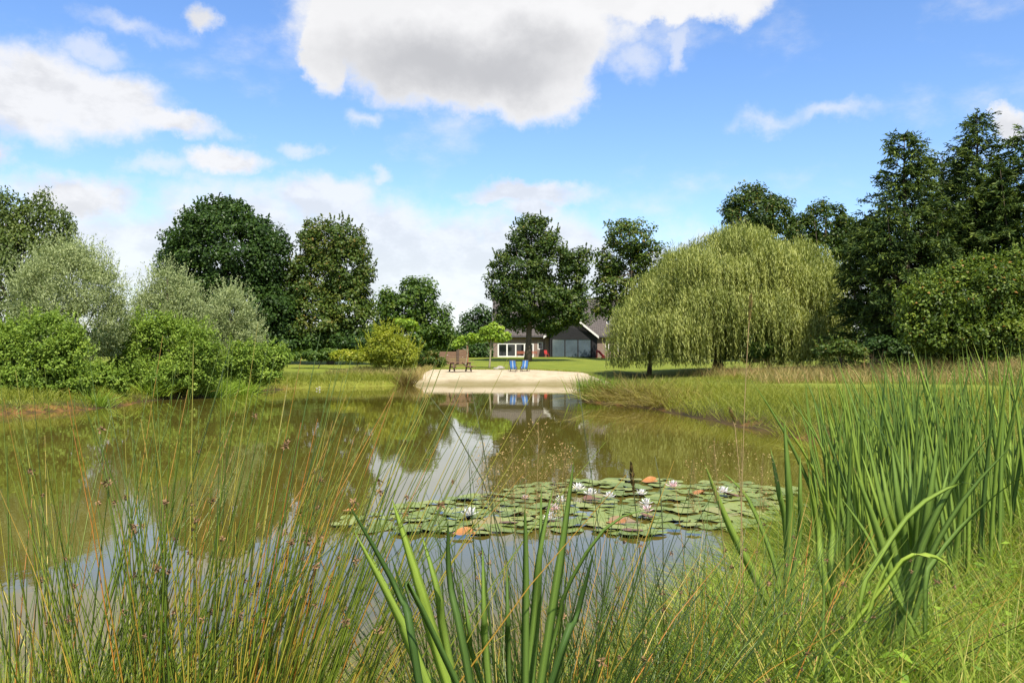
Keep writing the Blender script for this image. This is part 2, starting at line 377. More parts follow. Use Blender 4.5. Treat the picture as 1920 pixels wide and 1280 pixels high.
# water: one flat sheet, olive murk under a clear surface
m = mat('murky_pond_water'); t = m.node_tree
pos = nd(t, 'ShaderNodeNewGeometry').outputs['Position']
mp = nd(t, 'ShaderNodeMapping', ins={0: pos, 3: (0.9, 0.5, 1)}).outputs[0]
h1 = tn(1.1, 3.0, 0.5, mp); h2 = tn(7.0, 2.0, 0.5, mp)
cc = ramp(t, tn(0.12, 4.0, 0.6), [(0.35, (0.084, 0.070, 0.010)), (0.65, (0.118, 0.095, 0.019))])
rp = nd(t, 'ShaderNodeMapRange', ins={0: tn(0.16, 3.0, 0.5, mp), 1: 0.4, 2: 0.65, 3: 0.15, 4: 1.0}).outputs[0]
b = nd(t, 'ShaderNodeBump', ins={'Strength': rp, 'Distance': 0.006, 'Height': mth('ADD', h1, mth('MULTIPLY', h2, 0.22, tree=t), tree=t)})
p = nd(t, 'ShaderNodeBsdfPrincipled', ins={'Base Color': cc, 'Roughness': 0.025, 'IOR': 1.333, 'Specular IOR Level': 0.5, 'Normal': b.outputs[0]})
nd(t, 'ShaderNodeOutputMaterial', ins={0: p.outputs[0]})
x0, x1, y0, y1 = -24, 14, 1.5, 70
wm = MB().add([(x0, y0, 0), (x1, y0, 0), (x1, y1, 0), (x0, y1, 0)], [(0, 1, 2, 3)])
tag(wm.build('pond_water', m), kind='structure')

# ================================================================ trees and shrubs
BARK = solid('grey_brown_bark', (0.085, 0.065, 0.045), 0.9, 0.4, 6.0, 0.8, stretch=(1, 1, 0.25))
BARK_PALE = solid('pale_bark', (0.30, 0.26, 0.17), 0.85, 0.3, 9.0, 0.4, stretch=(1, 1, 0.3))
OAK = foliage('oak_leaves', [(0, (0.018, 0.037, 0.010)), (0.55, (0.040, 0.073, 0.017)), (0.85, (0.072, 0.098, 0.024)), (1, (0.13, 0.105, 0.035))], 0.25)
MAPLE = foliage('dark_maple_leaves', [(0, (0.016, 0.036, 0.012)), (0.6, (0.032, 0.066, 0.019)), (1, (0.056, 0.098, 0.026))], 0.25)
RUSSET = foliage('yellowing_oak_leaves', [(0, (0.028, 0.052, 0.013)), (0.5, (0.056, 0.094, 0.022)), (0.82, (0.088, 0.112, 0.030)), (1, (0.15, 0.105, 0.038))], 0.25)
MIDGREEN = foliage('mid_green_leaves', [(0, (0.030, 0.062, 0.016)), (0.6, (0.060, 0.108, 0.026)), (1, (0.10, 0.14, 0.035))], 0.28)
BIRCH = foliage('birch_leaves', [(0, (0.042, 0.066, 0.020)), (0.6, (0.076, 0.110, 0.034)), (1, (0.12, 0.145, 0.05))], 0.28)
SILVER = foliage('grey_willow_leaves', [(0, (0.10, 0.13, 0.060)), (0.5, (0.205, 0.245, 0.13)), (1, (0.40, 0.44, 0.30))], 0.34, 0.55, 0.25, (1.2, 1.25, 0.7), (1.3, 1.3, 0.98))
ALDER = foliage('bright_bush_leaves', [(0, (0.060, 0.105, 0.024)), (0.5, (0.125, 0.195, 0.042)), (1, (0.235, 0.31, 0.095))], 0.34, 0.55, 0.2)
LIME = foliage('yellow_green_leaves', [(0, (0.11, 0.145, 0.022)), (0.5, (0.20, 0.235, 0.034)), (1, (0.30, 0.30, 0.06))], 0.38)
PLANE = foliage('young_plane_leaves', [(0, (0.10, 0.17, 0.03)), (0.5, (0.18, 0.27, 0.045)), (1, (0.28, 0.35, 0.08))], 0.4)
WEEP = foliage('weeping_willow_leaves', [(0, (0.072, 0.098, 0.033)), (0.5, (0.165, 0.192, 0.075)), (1, (0.32, 0.335, 0.165))], 0.34, 0.55, 0.25)
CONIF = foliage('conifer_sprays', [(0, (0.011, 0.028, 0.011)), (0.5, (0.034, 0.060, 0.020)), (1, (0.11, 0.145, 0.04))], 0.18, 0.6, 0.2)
SHRUBR = foliage('reddening_shrub_leaves', [(0, (0.030, 0.055, 0.014)), (0.55, (0.08, 0.125, 0.026)), (0.88, (0.145, 0.185, 0.038)), (1, (0.22, 0.12, 0.045))], 0.28)

def ellipsoid_points(n, shell=0.5):
    u = rdir(n); r = rng.uniform(shell**3, 1, n)**(1/3)
    return u, u*r[:, None]
def crown_parts(lobes, csize, per, ln, wd, flat=0.75, updir=0.5, cover=2.2, tint_sp=0.25, tint_c=0.18, shell=0.62, droop=0.25, ascend=0.0, red=0.0, sprigs=0, sprig_len=0.6):
    """lobes: [(centre, (rx,ry,rz))] -> list of leaf arrays"""
    parts = []; ln0, wd0 = ln, wd; tops = max(c[2]+r[2] for c, r in lobes); bots = min(c[2]-r[2] for c, r in lobes)
    for c, r in lobes:
        c = np.array(c); r = np.array(r)
        area = 4*np.pi*((r[0]*r[1])**1.6/3 + (r[0]*r[2])**1.6/3 + (r[1]*r[2])**1.6/3)**(1/1.6)
        nc = max(6, int(cover*area/(np.pi*csize**2)))
        u, q = ellipsoid_points(nc, shell)
        lump = 1 + 0.10*np.sin(u[:, 0]*5+c[0])*np.sin(u[:, 2]*6+c[2]) + rng.normal(0, 0.05, nc)
        cc = c + q*np.maximum(r - csize*0.45, r*0.5)*lump[:, None]
        # keep clusters that are not buried deep in another lobe
        keep = np.ones(nc, bool)
        for c2, r2 in lobes:
            if c2 is c or (np.allclose(c2, c) and np.allclose(r2, r)): continue
            keep &= ((((cc-np.array(c2))/np.array(r2))**2).sum(1) > 0.35)
        cc, u = cc[keep], u[keep]; nc = len(cc)
        if nc == 0: continue
        cs = csize*rng.uniform(0.6, 1.25, nc); ct = rng.normal(0, tint_c, nc)
        k = np.maximum(4, (per*(cs/csize)**2).astype(int)); idx = np.repeat(np.arange(nc), k); n = len(idx)
        o = rdir(n)*(rng.uniform(0.05, 1, n)**(1/2.2))[:, None]; o[:, 2] *= flat
        pos_ = cc[idx] + o*cs[idx][:, None]
        nrm = unit(o*0.55 + u[idx]*0.45 + np.array([0, 0, updir]) + rng.normal(0, 0.45, (n, 3)))
        d = np.cross(nrm, rdir(n)) + np.array([0, 0, -droop+ascend]) + u[idx]*0.35*(1 if ascend == 0 else 0.5)
        tt = 0.5 + ct[idx] + rng.normal(0, tint_sp, n)*0.8
        if red: tt = np.where(rng.random(n) < red*np.clip((pos_[:, 2]-bots)/(tops-bots), 0, 1), 1.0, np.clip(tt, 0, 0.86))
        parts.append(leaves(pos_, d, nrm, ln*rng.uniform(0.7, 1.3, n), wd*rng.uniform(0.7, 1.3, n), np.clip(tt, 0, 1)))
        if sprigs:
            m_ = int(sprigs*area); su = rdir(m_); su[:, 2] = np.abs(su[:, 2]); su = unit(su)
            sp = c + su*r*rng.uniform(0.85, 1.0, (m_, 1)); sd = unit(su*0.6 + np.array([0, 0, 1.0]) + rng.normal(0, 0.25, (m_, 3)))
            L_ = sprig_len*rng.uniform(0.4, 1.3, m_); kk = 13; jx = np.repeat(np.arange(m_), kk); uu = np.tile(np.linspace(0, 1, kk), m_)
            pp = sp[jx] + sd[jx]*(L_[jx]*uu)[:, None] + rng.normal(0, 0.03, (len(jx), 3))
            dd = unit(sd[jx] + rng.normal(0, 0.5, (len(jx), 3))); nn = unit(rdir(len(jx)) + np.array([0, -0.4, 0.6]))
            parts.append(leaves(pp, dd, nn, ln*rng.uniform(0.6, 1.1, len(jx)), wd*rng.uniform(0.6, 1.1, len(jx)), np.clip(0.62 + rng.normal(0, 0.2, len(jx)), 0, 0.86 if red else 1)))
    return parts
def lobes_px(spec, Y, depth=0.85, jitter=0.25):
    """pixel ellipses (px,py,rx,ry[,dy]) at depth Y -> world ellipsoids"""
    out = []
    for s in spec:
        px, py, rx, ry = s[:4]; y = Y + (s[4] if len(s) > 4 else random.uniform(-jitter, jitter)*rx*Y/FPX)
        c = at(px, py, y); k = y/FPX
        out.append((tuple(c), (rx*k, max(rx, min(ry, rx*1.3))*k*depth, ry*k)))
    return out
def trunk_mesh(base, lobes, r0, fork=0.45, nlimb=7, mat_=BARK, name='trunk', sway=0.3):
    b = Vector(base); mb = MB(); top = max(lobes, key=lambda l: l[0][2]+l[1][2]*0.3)
    tp = Vector(top[0]) + Vector((0, 0, top[1][2]*0.25)); H = tp.z-b.z
    pts, rad = [], []
    for i in range(9):
        u = i/8; p_ = b.lerp(Vector((tp.x, tp.y, b.z)), u**1.6*0.9); p_.z = b.z - 0.15 + (H+0.15)*u
        p_.x += sway*0.25*math.sin(u*5+b.x); p_.y += sway*0.2*math.cos(u*4+b.x)-sway*0.2
        pts.append(p_); rad.append(r0*(1.35 if i == 0 else 1)*(1-0.82*u))
    mb.tube(pts, rad, 9)
    ls = sorted(lobes, key=lambda l: -l[1][0])
    for i in range(nlimb):
        c, r = ls[i % len(ls)]
        u0 = random.uniform(fork*0.7, 0.75); k = u0*8; a = int(k); st = pts[a].lerp(pts[min(a+1, 8)], k-a)
        e = Vector(c) + Vector((random.uniform(-.7, .7)*r[0], random.uniform(-.7, .7)*r[1], random.uniform(-.2, .6)*r[2]))
        mid = st.lerp(e, 0.5) + Vector((random.uniform(-.3, .3), random.uniform(-.3, .3), random.uniform(0.0, 0.5)))
        rr = r0*(1-0.8*u0)*0.55
        mb.tube([st, st.lerp(mid, .5), mid, e], [rr, rr*.8, rr*.55, rr*.15], 6)
    return mb.mesh(name, mat_, True)
def leaf_tree(name, label, cat, spec, Y, base_px, mat_, csize, per, ln, wd, r0, group=None, bark=BARK, depth=0.85, trunk=True, **kw):
    lobes = lobes_px(spec, Y, depth)
    bx = at(base_px, HZ, Y).x; bz = gz(bx, Y); base = (bx, Y, bz)
    e = empty(name, base, 0, label, cat, group)
    inv = np.array(base)
    v, f, t_ = merge(crown_parts(lobes, csize, per, ln, wd, **kw))
    link('crown', mesh_np('crown', v-inv, f, mat_, t_), e)
    if trunk:
        lr = [((c[0]-bx, c[1]-Y, c[2]-bz), r) for c, r in lobes]
        link('trunk', trunk_mesh((0, 0, 0), lr, r0, mat_=bark), e)
    return e

T = 'tree'
# --- tall trees
leaf_tree('maple_tree', 'broad dark green domed tree behind the grey willow bushes', T,
          [(420, 470, 108, 100), (415, 425, 70, 58), (350, 490, 58, 58), (480, 490, 60, 66), (430, 575, 110, 80), (500, 590, 70, 70), (355, 580, 60, 70), (527, 460, 18, 26)], 95, 425, MAPLE, 1.0, 64, 0.35, 0.23, 0.42, cover=2.8, sprigs=0.2, sprig_len=0.7)
leaf_tree('oak_tree', 'tall oak with rust tinged crown right of the dark domed tree', T,
          [(622, 455, 66, 52), (640, 500, 66, 60), (585, 520, 60, 60), (655, 575, 52, 66), (590, 600, 70, 62), (530, 560, 40, 60), (540, 620, 46, 44), (680, 610, 32, 50)], 97, 620, RUSSET, 0.9, 58, 0.32, 0.21, 0.40, red=0.04, cover=2.7, sprigs=0.22, sprig_len=0.65)
leaf_tree('ash_tree', 'mid green rounded tree between the rusty oak and the house', T,
          [(785, 560, 42, 48), (750, 585, 40, 44), (810, 605, 42, 44), (765, 630, 62, 36), (730, 610, 30, 50), (835, 632, 22, 28), (722, 560, 18, 24)], 118, 780, MIDGREEN, 1.1, 48, 0.45, 0.3, 0.35)
leaf_tree('background_tree', 'small dark tree far left behind the house', T,
          [(895, 600, 32, 31), (878, 622, 24, 34), (912, 618, 22, 36), (890, 650, 40, 22)], 152, 893, MAPLE, 1.3, 42, 0.5, 0.34, 0.3)
leaf_tree('oak_tree', 'large dark oak in front of the house with bare lower trunk', T,
          [(1000, 450, 52, 52), (975, 500, 58, 46), (1030, 495, 56, 48), (950, 540, 40, 40), (1000, 560, 66, 44), (1060, 530, 44, 46), (1075, 575, 40, 40), (965, 590, 44, 34), (1030, 600, 52, 30), (1090, 490, 22, 30)], 104, 990, OAK, 0.9, 50, 0.34, 0.23, 0.42, red=0.015, sprigs=0.22, sprig_len=0.65)
leaf_tree('oak_tree', 'oak with thin see-through crown right of the house', T,
          [(1180, 445, 52, 40), (1150, 480, 42, 40), (1215, 490, 42, 44), (1170, 535, 52, 40), (1135, 540, 28, 40), (1230, 540, 30, 40), (1185, 590, 44, 36), (1130, 580, 24, 30)], 112, 1188, RUSSET, 0.95, 34, 0.42, 0.28, 0.36, red=0.04, cover=1.7)
leaf_tree('oak_tree', 'oak rising behind the left top of the weeping willow', T,
          [(1415, 390, 58, 50), (1385, 410, 36, 44), (1450, 405, 40, 46), (1420, 470, 66, 60)], 100, 1418, OAK, 0.9, 48, 0.34, 0.23, 0.36)
leaf_tree('oak_tree', 'oak between the weeping willow and the dark conifers', T,
          [(1550, 420, 52, 46), (1500, 440, 42, 42), (1590, 450, 34, 44), (1540, 500, 70, 60)], 98, 1545, OAK, 0.9, 48, 0.34, 0.23, 0.34, red=0.03)
leaf_tree('birch_tree', 'tall birch with drooping twigs at the left edge', T,
          [(10, 420, 50, 70), (70, 420, 42, 62), (110, 430, 32, 52), (30, 480, 70, 70), (100, 500, 36, 60), (-40, 450, 60, 100), (0, 560, 80, 80)], 62, 30, BIRCH, 0.7, 52, 0.24, 0.13, 0.26, droop=0.9, cover=2.0, flat=1.15)
# --- bank shrubs on the left
S = 'shrub'
leaf_tree('grey_willow_shrub', 'largest pale grey-green willow shrub on the left bank', S,
          [(135, 500, 50, 52), (130, 535, 86, 72), (95, 560, 72, 80), (180, 560, 56, 72), (140, 620, 92, 72), (60, 590, 44, 60), (205, 610, 36, 60)], 41, 150, SILVER, 0.42, 62, 0.15, 0.045, 0.14, group='grey willow shrubs', ascend=0.8, updir=0.25, cover=2.2, depth=0.9, sprigs=3.2, sprig_len=0.8, tint_c=0.12)
leaf_tree('grey_willow_shrub', 'middle pale grey-green willow shrub on the left bank', S,
          [(318, 530, 34, 34), (315, 560, 52, 50), (290, 590, 42, 56), (345, 590, 44, 56), (320, 630, 66, 52), (265, 620, 30, 50)], 48, 318, SILVER, 0.42, 58, 0.16, 0.048, 0.12, group='grey willow shrubs', ascend=0.8, updir=0.25, cover=2.2, depth=0.9, sprigs=3.2, sprig_len=0.8, tint_c=0.12)
leaf_tree('grey_willow_shrub', 'smallest pale grey-green willow shrub nearest the dark trees', S,
          [(432, 568, 28, 34), (435, 595, 44, 48), (415, 620, 36, 52), (462, 630, 34, 46), (440, 665, 58, 40)], 53, 440, SILVER, 0.42, 56, 0.17, 0.05, 0.12, group='grey willow shrubs', ascend=0.8, updir=0.25, cover=2.2, depth=0.9, sprigs=3.2, sprig_len=0.8, tint_c=0.12)
leaf_tree('alder_bush', 'bright green rounded bush at the far left waterside', S,
          [(80, 640, 72, 58), (40, 670, 60, 50), (125, 670, 40, 52), (0, 660, 50, 60), (75, 700, 80, 40), (-40, 690, 60, 60), (130, 715, 46, 30), (30, 722, 60, 28)], 35.6, 80, ALDER, 0.34, 56, 0.115, 0.085, 0.08, cover=2.1, sprigs=3.0, sprig_len=0.5, group='bright green bank bushes')
leaf_tree('alder_bush', 'widest bright green bush below the middle grey willow', S,
          [(262, 632, 44, 44), (300, 625, 36, 40), (330, 650, 56, 50), (235, 665, 34, 50), (370, 655, 44, 52), (250, 680, 46, 44), (315, 702, 84, 34), (385, 690, 34, 40), (260, 715, 44, 24), (360, 718, 40, 20)], 43.0, 310, ALDER, 0.36, 54, 0.125, 0.09, 0.08, cover=2.1, sprigs=3.0, sprig_len=0.5, group='bright green bank bushes')
leaf_tree('alder_bush', 'low bright green bush right of the smallest grey willow', S,
          [(455, 675, 42, 36), (500, 675, 36, 36), (470, 702, 54, 24), (525, 672, 22, 20), (425, 698, 30, 28), (505, 706, 26, 16)], 50.4, 475, ALDER, 0.36, 50, 0.14, 0.1, 0.06, cover=2.1, sprigs=3.0, sprig_len=0.5, group='bright green bank bushes')
leaf_tree('alder_bush', 'small low bush between the two larger bright green bushes', S,
          [(180, 704, 28, 32), (212, 716, 30, 26), (160, 725, 24, 18), (195, 735, 30, 14)], 38.6, 188, ALDER, 0.25, 50, 0.12, 0.085, 0.04, cover=2.1, sprigs=3.0, sprig_len=0.5, group='bright green bank bushes')
# --- middle ground
leaf_tree('bamboo_bush', 'tall yellow-green feathery bush left of the sand', S,
          [(720, 648, 36, 34), (745, 660, 36, 32), (700, 668, 30, 22), (768, 668, 20, 24), (715, 625, 16, 14)], 77, 730, LIME, 0.5, 60, 0.26, 0.09, 0.05, cover=2.2, ascend=0.3, sprigs=1.2, sprig_len=1.0)
leaf_tree('low_hedge_bush', 'low green bush in the meadow left of the yellow-green bush', S,
          [(590, 665, 22, 12), (620, 664, 24, 11), (560, 668, 16, 9)], 84, 595, MIDGREEN, 0.5, 46, 0.26, 0.18, 0.05, cover=2.2, group='low meadow bushes')
leaf_tree('low_hedge_bush', 'low yellowish bush touching the tall yellow-green bush', S,
          [(660, 667, 30, 13), (690, 666, 24, 15), (640, 668, 22, 10)], 82, 665, LIME, 0.5, 46, 0.24, 0.14, 0.05, cover=2.2, group='low meadow bushes')
leaf_tree('plane_tree', 'young lime green tree with slim pale trunk by the sand', T,
          [(923, 625, 24, 15), (940, 632, 16, 11), (908, 632, 14, 12), (925, 612, 10, 8)], 83, 917, PLANE, 0.42, 44, 0.28, 0.22, 0.10, bark=BARK_PALE, cover=2.0, group='young plane trees')
leaf_tree('plane_tree', 'young lime green tree behind the picnic table', T,
          [(885, 634, 13, 10), (868, 640, 14, 10), (858, 645, 10, 8)], 87, 872, PLANE, 0.4, 42, 0.28, 0.22, 0.09, bark=BARK_PALE, cover=2.0, group='young plane trees')
leaf_tree('plane_tree', 'young lime green tree rising behind the yellow-green bush', T,
          [(765, 606, 18, 9), (750, 602, 9, 7), (776, 616, 10, 8)], 90, 763, PLANE, 0.42, 40, 0.3, 0.22, 0.09, bark=BARK_PALE, cover=1.9, group='young plane trees')
leaf_tree('olive_bush', 'olive brown bush beside the wooden fence', S,
          [(805, 672, 22, 18), (822, 678, 16, 14), (792, 680, 14, 12)], 84, 806, RUSSET, 0.4, 44, 0.24, 0.1, 0.05, ascend=0.5, cover=2.2)
leaf_tree('dark_bush', 'dark evergreen bush left of the house wall', S,
          [(895, 660, 20, 18), (875, 660, 14, 18), (912, 664, 10, 12)], 122, 893, MAPLE, 0.7, 44, 0.36, 0.25, 0.07)
leaf_tree('dark_bush', 'small green bush under the weeping willow', S,
          [(1440, 625, 28, 28), (1415, 645, 24, 24), (1470, 640, 26, 26), (1440, 655, 44, 20)], 66, 1440, MIDGREEN, 0.55, 44, 0.26, 0.18, 0.07)
leaf_tree('red_tinged_shrub', 'large leafy shrub with reddish tips before the conifers', S,
          [(1790, 560, 76, 62), (1730, 580, 56, 60), (1860, 540, 66, 66), (1910, 520, 50, 60), (1770, 625, 80, 46), (1870, 620, 80, 56), (1720, 620, 40, 36), (1940, 590, 60, 70)], 44, 1810, SHRUBR, 0.42, 54, 0.17, 0.11, 0.10, red=0.05, cover=2.2, sprigs=1.0, sprig_len=0.6)
leaf_tree('dark_bush', 'dark low undergrowth bush at the foot of the conifers', S,
          [(1650, 650, 30, 22), (1690, 655, 30, 20), (1610, 655, 22, 16)], 52, 1650, MAPLE, 0.45, 44, 0.2, 0.14, 0.06)

leaf_tree('dark_bush', 'dark undergrowth below the broad domed tree', S,
          [(400, 635, 50, 24), (470, 640, 50, 22), (530, 642, 40, 20)], 94, 460, MAPLE, 0.9, 44, 0.36, 0.25, 0.06, group='undergrowth below the tall trees')
leaf_tree('dark_bush', 'dark undergrowth below the rusty oak', S,
          [(580, 640, 50, 22), (650, 638, 50, 24), (700, 640, 34, 22)], 96, 640, MAPLE, 0.9, 44, 0.36, 0.25, 0.06, group='undergrowth below the tall trees')
leaf_tree('dark_bush', 'dark shaded undergrowth behind the weeping willow trunk', S,
          [(1300, 640, 70, 36), (1380, 640, 70, 40), (1480, 640, 80, 40), (1560, 645, 60, 36)], 80, 1400, MAPLE, 0.9, 46, 0.36, 0.25, 0.06)
leaf_tree('olive_bush', 'olive green bush among the tall dry grass by the conifers', S,
          [(1575, 652, 30, 16), (1545, 658, 22, 12), (1605, 660, 22, 12)], 50, 1575, RUSSET, 0.4, 46, 0.18, 0.1, 0.05, ascend=0.4, sprigs=1.0, sprig_len=0.7)
# --- trees closing the view far behind, seen only in gaps
far_spec = [(60, 640, 80, 40, 150), (230, 640, 90, 30, 165), (560, 640, 90, 40, 170), (700, 636, 80, 36, 175), (830, 640, 60, 30, 180), (1330, 630, 120, 50, 160), (1620, 625, 80, 50, 150), (1800, 620, 120, 60, 150)]
far_spec += [(px, 655, 58, 26, 150) for px in range(-60, 2000, 75) if not 920 < px < 1190]
fp = []
for px, py, rx, ry, y in far_spec:
    fp += crown_parts(lobes_px([(px, py, rx, ry, 0)], y), 2.0, 30, 0.8, 0.55, cover=1.8)
v, f, t_ = merge(fp)
tag(link('distant_woodland', mesh_np('distant_woodland', v, f, MAPLE, t_)), 'dark band of distant woodland closing the gaps behind the trees', 'woodland', kind='stuff')

# --- conifers
def conifer(label, px, Y, top_py, half_px, leaders=4):
    b = at(px, HZ, Y); bz = gz(b.x, Y); H = at(px, top_py, Y).z - bz; Rm = half_px*1.15*Y/FPX
    e = empty('conifer_tree', (b.x, Y, bz), 0, label, T, 'conifers')
    mb = MB(); mb.tube([(0, 0, -0.1), (0.1, 0, H*0.4), (0, 0.1, H*0.75), (0, 0, H*0.985)], [0.34, 0.24, 0.12, 0.015], 8)
    parts = []; spires = [(0.0, 0.0, 0.0, H, Rm, int(34*H))]
    for q in range(leaders):
        a = 2*math.pi*(q+rng.uniform(0, 0.6))/leaders; rr = Rm*rng.uniform(0.3, 0.55); z1 = H*rng.uniform(0.55, 0.86)
        spires.append((math.cos(a)*rr, math.sin(a)*rr, z1*0.55, z1, Rm*0.33, int(6*H)))
        mb.tube([(0, 0, z1*0.45), (math.cos(a)*rr*0.7, math.sin(a)*rr*0.7, z1*0.6), (math.cos(a)*rr, math.sin(a)*rr, z1)], [0.09, 0.06, 0.01], 5)
    for sx_, sy_, z0, z1, rm, nb in spires:
        for i in range(nb):
            u = rng.uniform(0.03, 0.99) if z0 == 0 else rng.uniform(0.0, 0.99); z = z0 + (z1-z0)*u
            Lb = (rm*(1-u)**0.6*(0.85 + 0.15*math.sin(u*9+px)) + 0.28)*rng.uniform(0.5, 1.2)
            if z0 == 0 and u < 0.15: Lb *= 0.8
            a = rng.uniform(0, 2*math.pi); dr = np.array([math.cos(a), math.sin(a), 0.0])
            rise = rng.uniform(-0.05, 0.85) + 0.2*u; sag = rng.uniform(0.1, 0.6)
            ct = rng.normal(0, 0.13)
            nt_ = max(6, int(Lb*9)); s = rng.uniform(0.25, 1.0, nt_)**0.8
            p0 = np.array([sx_, sy_, z]) + dr*Lb*s[:, None]; p0[:, 2] += Lb*(rise*s - sag*s*s)
            sd = np.array([-dr[1], dr[0], 0]); sg = rng.choice([-1, 1], nt_)
            td = unit(dr*0.8 + sd*(sg*rng.uniform(0.1, 1.0, nt_))[:, None] + np.array([0, 0, 1])*rng.uniform(-0.5, 0.7, nt_)[:, None])
            tl = rng.uniform(0.3, 0.85, nt_)*(1.1-0.45*s)
            k = 3; uu = np.tile(np.linspace(0.15, 1, k), nt_); ix = np.repeat(np.arange(nt_), k)
            pp = p0[ix] + td[ix]*(tl[ix]*uu)[:, None] - np.array([0, 0, 1])*(0.3*tl[ix]*uu*uu)[:, None]
            ld_ = unit(td[ix] + rng.normal(0, 0.5, (len(ix), 3)) - np.array([0, 0, 0.25]))
            nn = unit(np.array([0, 0, 0.7]) + rng.normal(0, 0.6, (len(ix), 3)) + dr*0.4)
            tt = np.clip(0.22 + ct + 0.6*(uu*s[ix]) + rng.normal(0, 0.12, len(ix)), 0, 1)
            parts.append(leaves(pp, ld_, nn, rng.uniform(0.25, 0.46, len(ix)), rng.uniform(0.06, 0.12, len(ix)), tt, 0.1))
            if i % 4 == 0 and z0 == 0: mb.tube([(0, 0, z), tuple(dr*Lb*0.5 + np.array([0, 0, z+Lb*(rise*.5-sag*.25)])), tuple(dr*Lb*0.9 + np.array([0, 0, z+Lb*(rise*.9-sag*.8)]))], [0.04, 0.025, 0.008], 4)
    v, f, t_ = merge(parts)
    link('crown', mesh_np('crown', v, f, CONIF, t_), e); mb.build('trunk', BARK, e, smooth=True)
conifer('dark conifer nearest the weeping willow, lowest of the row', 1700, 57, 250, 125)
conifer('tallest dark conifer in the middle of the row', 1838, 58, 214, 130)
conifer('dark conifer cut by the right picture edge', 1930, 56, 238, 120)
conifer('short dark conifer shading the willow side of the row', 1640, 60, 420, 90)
conifer('dark conifer at the back between the two tallest tips', 1770, 62, 290, 110)

